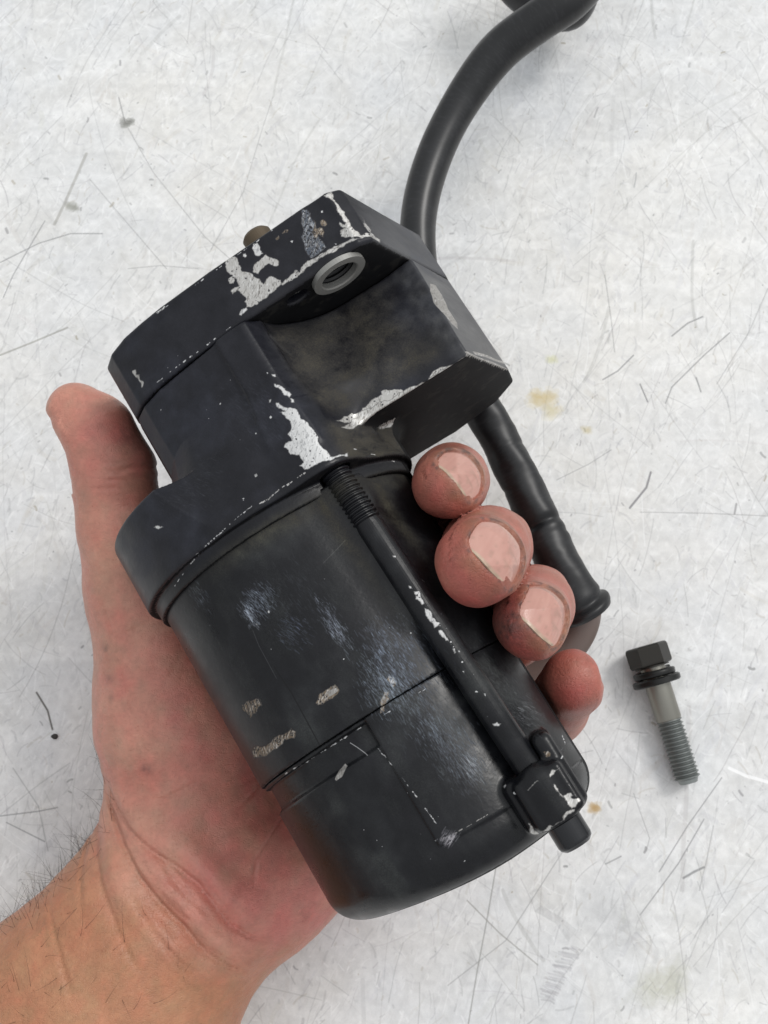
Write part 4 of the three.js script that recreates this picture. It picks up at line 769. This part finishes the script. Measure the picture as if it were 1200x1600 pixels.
const RED = [[[-20.01, 122.98, 19], 13, 0.5], [[-13.11, 113.77, 20], 11, 0.75], [[27.45, 9.89, 9], 26, 0.6], [[8.32, 42.98, 19], 26, 0.45], [[-1.49, 66.43, 20], 20, 0.25], [[66.43, 102.77, 55], 9, 0.6], [[71.57, 85.09, 73], 11, 0.75], [[81.29, 73.34, 65], 10, 0.85], [[96.92, 59.21, 47], 10, 0.7], [[32.48, -2.88, 7], 20, 0.4]];
const SMUDGE = [[[-7.42, 35.61, 21], 1.5, 0.6], [[-19.18, 65.98, 19], 1.1, 0.4], [[-18.01, 57.64, 19], 1.3, 0.4], [[-17.34, 52.98, 19], 0.9, 0.3], [[76.9, 74.27, 67], 4, 0.55], [[81.99, 75.44, 65], 3.5, 0.3], [[79.13, 80.52, 59], 4.5, 0.35], [[67.06, 116.58, 43], 5, 0.3], [[-12.12, 119.91, 20], 4, 0.25]];
function skinColor(x, y, z) {
  const tan = ss(0, 1, 0.5 + (-(x * 0.55 + y * 0.83) - 1) / 22 + (noise3(x / 7, y / 7, z / 7) - 0.5) * 0.5);
  const tips = ss(35, 60, x); let r = mix(mix(0.61, 0.49, tan), 0.45, tips), g = mix(mix(0.328, 0.238, tan), 0.182, tips), b = mix(mix(0.232, 0.127, tan), 0.128, tips);
  let dors = 0; for (const k of ['index', 'middle', 'ring']) { const f = FINGERS[k], n = (x - f.tip[0]) * f.n[0] + (y - f.tip[1]) * f.n[1] + (z - f.tip[2]) * f.n[2], q = Math.hypot(x - f.tip[0], y - f.tip[1], z - f.tip[2]); if (q < 16) dors = Math.max(dors, ss(1.5, 6, n + 3 * (noise3(x / 3, y / 3, z / 3) - 0.5)) * ss(16, 12, q)); }
  r = mix(r, 0.35, dors); g = mix(g, 0.172, dors); b = mix(b, 0.102, dors);
  let grime = 0;
  for (const k of ['index', 'middle', 'ring']) { const f = FINGERS[k], px = x - f.tip[0], py = y - f.tip[1], pz = z - f.tip[2]; if (px * px + py * py + pz * pz > 220) continue; const n = px * f.n[0] + py * f.n[1] + pz * f.n[2], u = px * f.s[0] + py * f.s[1] + pz * f.s[2], v = px * f.t[0] + py * f.t[1] + pz * f.t[2] + 1.2, e = Math.pow(Math.pow(Math.abs(u / f.w), 3.2) + Math.pow(Math.abs(v / f.l), v < 0 ? 2.2 : 5), 1 / 3); if (n > 1) grime = Math.max(grime, Math.exp(-(((e - 1.03) / 0.06) ** 2)) * ss(0.3, 0.75, noise3(x * 0.9 + 5, y * 0.9 + 5, z * 0.9)) * 0.6 + Math.exp(-(((e - 1.3) / 0.3) ** 2)) * ss(0.5, 0.85, noise3(x * 1.4 + 5, y * 1.4 + 25, z * 1.4)) * 0.16); }
  let red = 0; for (const [c, q, a] of RED) red += a * spot(x, y, z, c, q);
  red = clamp(red * (0.35 + 1.3 * noise3(x / 4.5 + 9, y / 4.5 + 9, z / 4.5 + 9)) + 0.25 * ss(0.55, 0.8, noise3(x / 8 + 60, y / 8 + 9, z / 8))); red *= 1 - tan * 0.7;
  r *= 1 + 0.02 * red; g *= 1 - 0.3 * red; b *= 1 - 0.2 * red;
  const pale = ss(0.55, 0.8, noise3(x / 11 + 31, y / 11 + 7, z / 11)) * 0.12; r *= 1 + pale * 0.4; g *= 1 + pale; b *= 1 + pale;
  const mot = noise3(x * 0.9 + 3, y * 0.9 + 8, z * 0.9) - 0.5, mo2 = noise3(x / 3 + 33, y / 3 + 8, z / 3 + 4) - 0.5; r *= 1 + 0.05 * mot + 0.05 * mo2; g *= 1 + 0.12 * mot + 0.16 * mo2; b *= 1 + 0.12 * mot + 0.15 * mo2;
  let s = grime; for (const [c, q, a] of SMUDGE) s += a * spot(x, y, z, c, q) * (0.35 + 1.1 * noise3(x * 1.6 + 20, y * 1.6 + 20, z * 1.6 + 20));
  s = clamp(s * 1.25, 0, 0.85); r = mix(r, 0.075, s); g = mix(g, 0.06, s); b = mix(b, 0.055, s);
  return [r, g, b];
}
const SCHART = [
  { slot: 0, test: (x, y, z) => Math.abs(z) >= Math.abs(x) && Math.abs(z) >= Math.abs(y), uv: (x, y) => [x / 48, y / 48] },
  { slot: 0, test: (x, y) => Math.abs(x) >= Math.abs(y), uv: (x, y, z) => [z / 48, y / 48] },
  { slot: 0, test: () => true, uv: (x, y, z) => [x / 48, z / 48] },
];
{
  const lo = [-179.9, -220.37, -40], hi = [115.01, 139.34, 15];
  lo[2] = -45.0; hi[2] = 81.0;
  lo[0] = Math.max(lo[0], -118); lo[1] = Math.max(lo[1], -100);
  const body = net(handShape, lo, [hi[0] + 6, hi[1] + 6, hi[2]], 0.72 * Q_);
  const geo = charted(body, SCHART, skinColor); geo.clearGroups();
  part('body', geo, skin, person);
}
// fingernails: thin curved plates seated on the skin, free edge paler
const nailMat = new THREE.MeshPhysicalMaterial({ roughness: 0.26, vertexColors: true, specularIntensity: 0.8, bumpMap: skinBump, bumpScale: 0.00003 });
for (const k in FINGERS) {
  const f = FINGERS[k], P = [], C = [], I = [], U = [], nu = 28, nv = 30;
  for (let layer = 0; layer < 2; layer++) for (let j = 0; j <= nv; j++) for (let i = 0; i <= nu; i++) {
    let a = (i / nu) * 2 - 1, v = (j / nv) * 2 - 1;
    const wv = v < 0 ? Math.pow(Math.max(0, 1 - Math.pow(-v, 2.15)), 1 / 2.15) * 0.985 + 0.015   : 1 - 0.07 * v * v - 0.1 * ss(0.78, 1, v) ** 2, u = a * wv * f.w * 0.99, tt = v * f.l - (v > 0 ? 0.26 * f.l * a * a * v : 0) - 1.2 + 0.06 * f.l * Math.max(0, v);
    let h = f.r + 5; const at = (q) => handSkin(f.tip[0] + f.s[0] * u + f.t[0] * tt + f.n[0] * q, f.tip[1] + f.s[1] * u + f.t[1] * tt + f.n[1] * q, f.tip[2] + f.s[2] * u + f.t[2] * tt + f.n[2] * q);
    for (let it = 0; it < 60; it++) { const d = at(h); if (d < 0.002) break; h -= d * 0.8; }
    const edge = Math.max(Math.abs(a) ** 4, v < 0 ? (-v) ** 5 : 0);
    h += 0.24 + 0.1 * ss(0.5, 1, v) - 0.95 * edge - layer * 0.34;
    P.push(...[0, 1, 2].map((c) => (f.tip[c] + f.s[c] * u + f.t[c] * tt + f.n[c] * h) * MM)); U.push(u / 12, tt / 12);
    const free = ss(0.9, 0.955, v + 0.04 * a * a), lun = ss(-0.45, -0.8, v + 0.35 * a * a), st = noise2(u * 2.2 + 40, tt * 0.5 + 40, 0, 3) - 0.5;
    let r = mix(mix(0.515, 0.535, lun), 0.48, free), g = mix(mix(0.278, 0.335, lun), 0.36, free), b = mix(mix(0.228, 0.275, lun), 0.265, free);
    const dirt = free * ss(0.4, 0.8, noise2(u * 0.7 + 9, tt + 5, 0, 8)) * 0.5 + ss(0.72, 0.9, noise2(u * 0.9 + 70, tt * 0.9, 0, 18)) * 0.25;
    r = mix(r * (1 + st * 0.1), 0.2, dirt); g = mix(g * (1 + st * 0.16), 0.15, dirt); b = mix(b * (1 + st * 0.16), 0.1, dirt);
    C.push(r, g, b);
  }
  const M = (nu + 1) * (nv + 1), add = (a, b, c, d) => I.push(a, b, c, b, d, c);
  for (let j = 0; j < nv; j++) for (let i = 0; i < nu; i++) { const a = j * (nu + 1) + i; add(a, a + 1, a + nu + 1, a + nu + 2); add(M + a + 1, M + a, M + a + nu + 2, M + a + nu + 1); }
  for (let j = 0; j < nv; j++) for (const i of [0, nu]) { const a = j * (nu + 1) + i; add(a, a + nu + 1, M + a, M + a + nu + 1); }
  for (let i = 0; i < nu; i++) for (const j of [0, nv]) { const a = j * (nu + 1) + i; add(a, a + 1, M + a, M + a + 1); }
  const g = new THREE.BufferGeometry(); g.setAttribute('position', new THREE.Float32BufferAttribute(P, 3)); g.setAttribute('color', new THREE.Float32BufferAttribute(C, 3)); g.setAttribute('uv', new THREE.Float32BufferAttribute(U, 2)); g.setIndex(I);
  part('fingernail', toCreasedNormals(g, 0.7), nailMat, person);
}
// dark hairs along the forearm
{
  const list = [], axis = norm3([-0.62, -0.78, 0.06]);
  const A0 = [-4.88, 6.17, 6], grow = (o, dir, len, bend) => {
    const pts = []; let p = o.slice(), d = dir.slice(); const n = 5;
    for (let i = 0; i <= n; i++) { pts.push(p.slice()); d = norm3(d.map((c, k) => c + bend[k] / n)); p = p.map((c, k) => c + d[k] * len / n); }
    list.push(sweep(pts, (t) => 0.05 * (1 - 0.8 * t), 6, 3, false));
  };
  let made = 0, tries = 0;
  while (made < 330 && tries < 6000) {
    tries++;
    const edgeSide = rnd() < 0.62, along = edgeSide ? rr(-12, 58) : rr(4, 62), ang = edgeSide ? rr(2.45, 3.5) : rr(0.9, 2.6);
    const side = norm3([0.78, -0.62, 0]), c = A0.map((v, k) => v + axis[k] * along), dir = side.map((v, k) => v * Math.cos(ang) + (k === 2 ? 1 : 0) * Math.sin(ang));
    let h = 60; for (let it = 0; it < 60; it++) { const q = c.map((v, k) => v + dir[k] * h), d = handSkin(...q); if (d < 0.02) break; h -= d * 0.8; }
    const o = c.map((v, k) => v + dir[k] * (h - 0.5));
    if (!edgeSide && rnd() < ss(40, -5, along) * 0.8) continue;
    const lay = norm3(dir.map((v, k) => v * (edgeSide ? rr(0.15, 0.6) : rr(0.12, 0.3)) - axis[k] * rr(-0.3, 0.9) + rr(-0.3, 0.3)));
    grow(o, lay, rr(4, 12), [rr(-0.5, 0.5), rr(-0.5, 0.5), rr(-0.2, 0.3)]); made++;
  }
  const m = part('arm_hair', mergeGeometries(list), new THREE.MeshStandardMaterial({ color: 0x2a1d15, roughness: 0.5 }), person); m.userData.kind = 'stuff';
}

// ---------------------------------------------------------------- the battery cable behind the motor (mm from below the camera, in the picture's tilt)
{
  const root = thing('power_cable', 'thick black rubber cable curving from behind the motor with a taped sleeve', 'cable');
  root.position.set(...[0.03963, 0.03497, -0.14541]); root.quaternion.copy(TILT);
  const [cc, cg] = canvas(512, 512), im = cg.createImageData(512, 512), D = im.data;
  for (let y = 0; y < 512; y++) for (let x = 0; x < 512; x++) { const o = (y * 512 + x) * 4, n = fbm(x / 64, y / 64, 5, 8, 13), s = ss(0.55, 0.7, fbm(x / 24, y / 6, 3, 0, 29)), v = 20 + (n - 0.5) * 18 + s * 10 + (hash(x, y, 2) - 0.5) * 5; D[o] = v; D[o + 1] = v + 0.5; D[o + 2] = v + 2.5; D[o + 3] = 255; }
  cg.putImageData(im, 0, 0);
  const map = canvasTexture(cc, true); map.repeat.set(1 / 40, 1 / 40);
  const rubber = new THREE.MeshPhysicalMaterial({ map, roughness: 0.34, bumpMap: map, bumpScale: 0.00025 });
  const tape = new THREE.MeshPhysicalMaterial({ map, specularIntensity: 0.9, roughness: 0.4, bumpMap: map, bumpScale: 0.0003 });
  const brown = new THREE.MeshPhysicalMaterial({ color: 0x6a5c56, map: null, roughness: 0.5, bumpMap: map, bumpScale: 0.0003 });
  part('cable_jacket', sweep([[-19.93, -23.99, 2], [-25.45, -0.35, 2], [-28.86, 20.28, -2], [-28.34, 36.33, -6], [-22.9, 55.8, -10], [-13.37, 74.3, -12], [-2.51, 87.82, -10], [9.17, 95.41, -6], [18.51, 100.93, -4], [27.68, 113.93, -10], [31.04, 133.58, -22], [21.4, 145.43, -34], [5.13, 140.84, -44], [4.46, 130.04, -48], [13.91, 119.61, -46], [24.99, 116.23, -45], [30.01, 124.16, -48], [30.05, 143.87, -52]], (t, a) => 5.7 + 0.9 * ss(0.3, 0.42, t) + 0.14 * Math.sin(a * 2 + t * 14), 260, 40), rubber, root);
  const wraps = [[0.36, 0.2, 0.5], [0.49, 0.35, 2.1], [0.66, 1.1, 4.0], [0.71, 0.35, 1.0]];
  part('tape_sleeve', sweep([[-16.78, -14.14, 2], [-10.82, -25.96, 6], [-4.22, -38.55, 8], [2.1, -51.75, 10], [7.39, -63.65, 12], [12.05, -74.64, 14], [16.62, -83.11, 15], [20.41, -89.46, 14]], (t, a) => {
    let r = 5.9 + 0.9 * ss(0.3, 0.95, t) + 0.16 * Math.sin(a * 3 + t * 30) + 0.26 * (noise2(t * 17 + 3, Math.cos(a) * 1.2 + 5, 0, 6) - 0.5) + 0.14 * (noise2(t * 40 + 3, Math.sin(a) * 2 + 5, 0, 16) - 0.5);
    for (const [w, d, ph] of wraps) r -= d * (0.65 + 0.5 * Math.sin(a + ph)) * Math.exp(-(((t - w - 0.012 * Math.sin(a + ph * 2)) / (0.008 + 0.006 * d)) ** 2));
    return r + 0.5 * ss(0.9, 0.95, t) - 0.5 * Math.exp(-(((t - 0.952) / 0.012) ** 2)) + 1.5 * ss(0.955, 0.972, t) - 0.5 * ss(0.985, 1, t);
  }, 190, 48), tape, root, 'sleeve wrapped in black tape');
  part('cable_core', sweep([[17.33, -81.42, 12], [19.42, -88.2, 11], [18.24, -95.13, 9], [13.16, -102.52, 7], [5.27, -108.25, 5], [-6.34, -111.33, 4]], (t, a) => 6.1 + 0.1 * Math.sin(a * 2), 60, 36), brown, root, 'brownish bare end of the cable below the sleeve');
}
// small dark crumb and a bent bristle lying on the table
{
  const c = new THREE.SphereGeometry(1, 9, 7), p = c.attributes.position;
  for (let i = 0; i < p.count; i++) { const k = 1 + 0.5 * (noise3(p.getX(i) * 2 + 9, p.getY(i) * 2 + 9, p.getZ(i) * 2 + 9) - 0.5); p.setXYZ(i, p.getX(i) * 1.15 * k * MM, p.getY(i) * 0.6 * k * MM, p.getZ(i) * 0.8 * k * MM); }
  c.computeVertexNormals();
  const t = part('crumb', c, new THREE.MeshStandardMaterial({ color: 0x3a3836, roughness: 0.8 }), scene); t.position.set([-102.31, -20.92][0] * MM, 0.0005, [-102.31, -20.92][1] * MM);
  t.userData = { label: 'tiny dark crumb on the table left of the thumb base', category: 'crumb' };
}
// ---------------------------------------------------------------- hex bolt with captive washers lying on the table
{
  const root = thing('hex_bolt', 'loose steel hex head bolt with two dark washers lying on the table', 'bolt');
  const head = [81.43, -47.63], tip = [92.45, -8.15], dx = tip[0] - head[0], dz = tip[1] - head[1], len = Math.hypot(dx, dz);
  const rise = Math.asin((7.3 - 4.0) / len);
  root.position.set(head[0] * MM, 7.4 * MM, head[1] * MM);
  root.quaternion.setFromRotationMatrix(new THREE.Matrix4().makeBasis(...(() => { const a = new THREE.Vector3(dx / len * Math.cos(rise), -Math.sin(rise), dz / len * Math.cos(rise)), s = new THREE.Vector3(0, 1, 0).cross(a).normalize(); return [s, a, s.clone().cross(a)]; })()));
  const dark = new THREE.MeshPhysicalMaterial({ color: 0x2f2d29, metalness: 0.55, roughness: 0.42, bumpMap: tile, bumpScale: 0.0012 });
  const darker = new THREE.MeshPhysicalMaterial({ color: 0x1b1b1a, metalness: 0.4, roughness: 0.36, bumpMap: tile, bumpScale: 0.0004 });
  const shankM = new THREE.MeshPhysicalMaterial({ color: 0x8a8880, metalness: 0.75, roughness: 0.36, bumpMap: tile, bumpScale: 0.0005 });
  const threadM = new THREE.MeshPhysicalMaterial({ color: 0x8d918f, metalness: 0.7, roughness: 0.34, bumpMap: tile, bumpScale: 0.0003 });
  // y runs from the head to the tip
  const hex = new THREE.Shape(); for (let i = 0; i < 6; i++) { const a = i * Math.PI / 3 + 0.15; hex[i ? 'lineTo' : 'moveTo'](Math.cos(a) * 5.6 * MM, Math.sin(a) * 5.6 * MM); } hex.closePath();
  const hg = new THREE.ExtrudeGeometry(hex, { depth: 4.6 * MM, bevelEnabled: true, bevelThickness: 1.0 * MM, bevelSize: 0.9 * MM, bevelSegments: 3 }); hg.rotateX(-Math.PI / 2); hg.translate(0, 0.3 * MM, 0);
  part('bolt_head', hg, dark, root);
  part('bolt_collar', lathe([[0.01, 5.0], [5.0, 5.0], [5.3, 5.4], [5.3, 6.3], [0.01, 6.4]], 48), dark, root);
  // split spring washer: a slightly helical ring with a cut
  const ring = []; for (let i = 0; i <= 60; i++) { const a = 0.3 + (i / 60) * 6.12; ring.push([Math.cos(a) * 5.4, 8.2 + 0.75 * (i / 60 - 0.5), Math.sin(a) * 5.9]); }
  part('spring_washer', sweep(ring, (t, a) => 1.05 * Math.min(1 / Math.abs(Math.cos(a) || 1e-6), 1 / Math.abs(Math.sin(a) || 1e-6), 1.22), 96, 16), darker, root);
  part('flat_washer', lathe([[4.1, 9.9], [7.0, 9.6], [7.45, 10.0], [7.4, 11.3], [7.0, 11.7], [4.1, 11.8]], 64), darker, root);
  part('bolt_shank', lathe([[0.01, 6], [3.95, 6.2], [3.95, 22.4], [3.6, 23.2], [0.01, 23.3]], 48), shankM, root);
  const tp = [[0.01, 21.5]]; const L = len + 1.5;
  for (let y = 22.6; y < L - 2; y += 1.25) tp.push([3.25, y], [3.95, y + 0.5], [3.95, y + 0.68], [3.25, y + 1.18]);
  tp.push([3.2, L - 1.2], [2.7, L], [0.01, L]);
  part('bolt_thread', lathe(tp, 48), threadM, root);
}


renderer.setSize(768, 1024);
renderer.render(scene, camera);
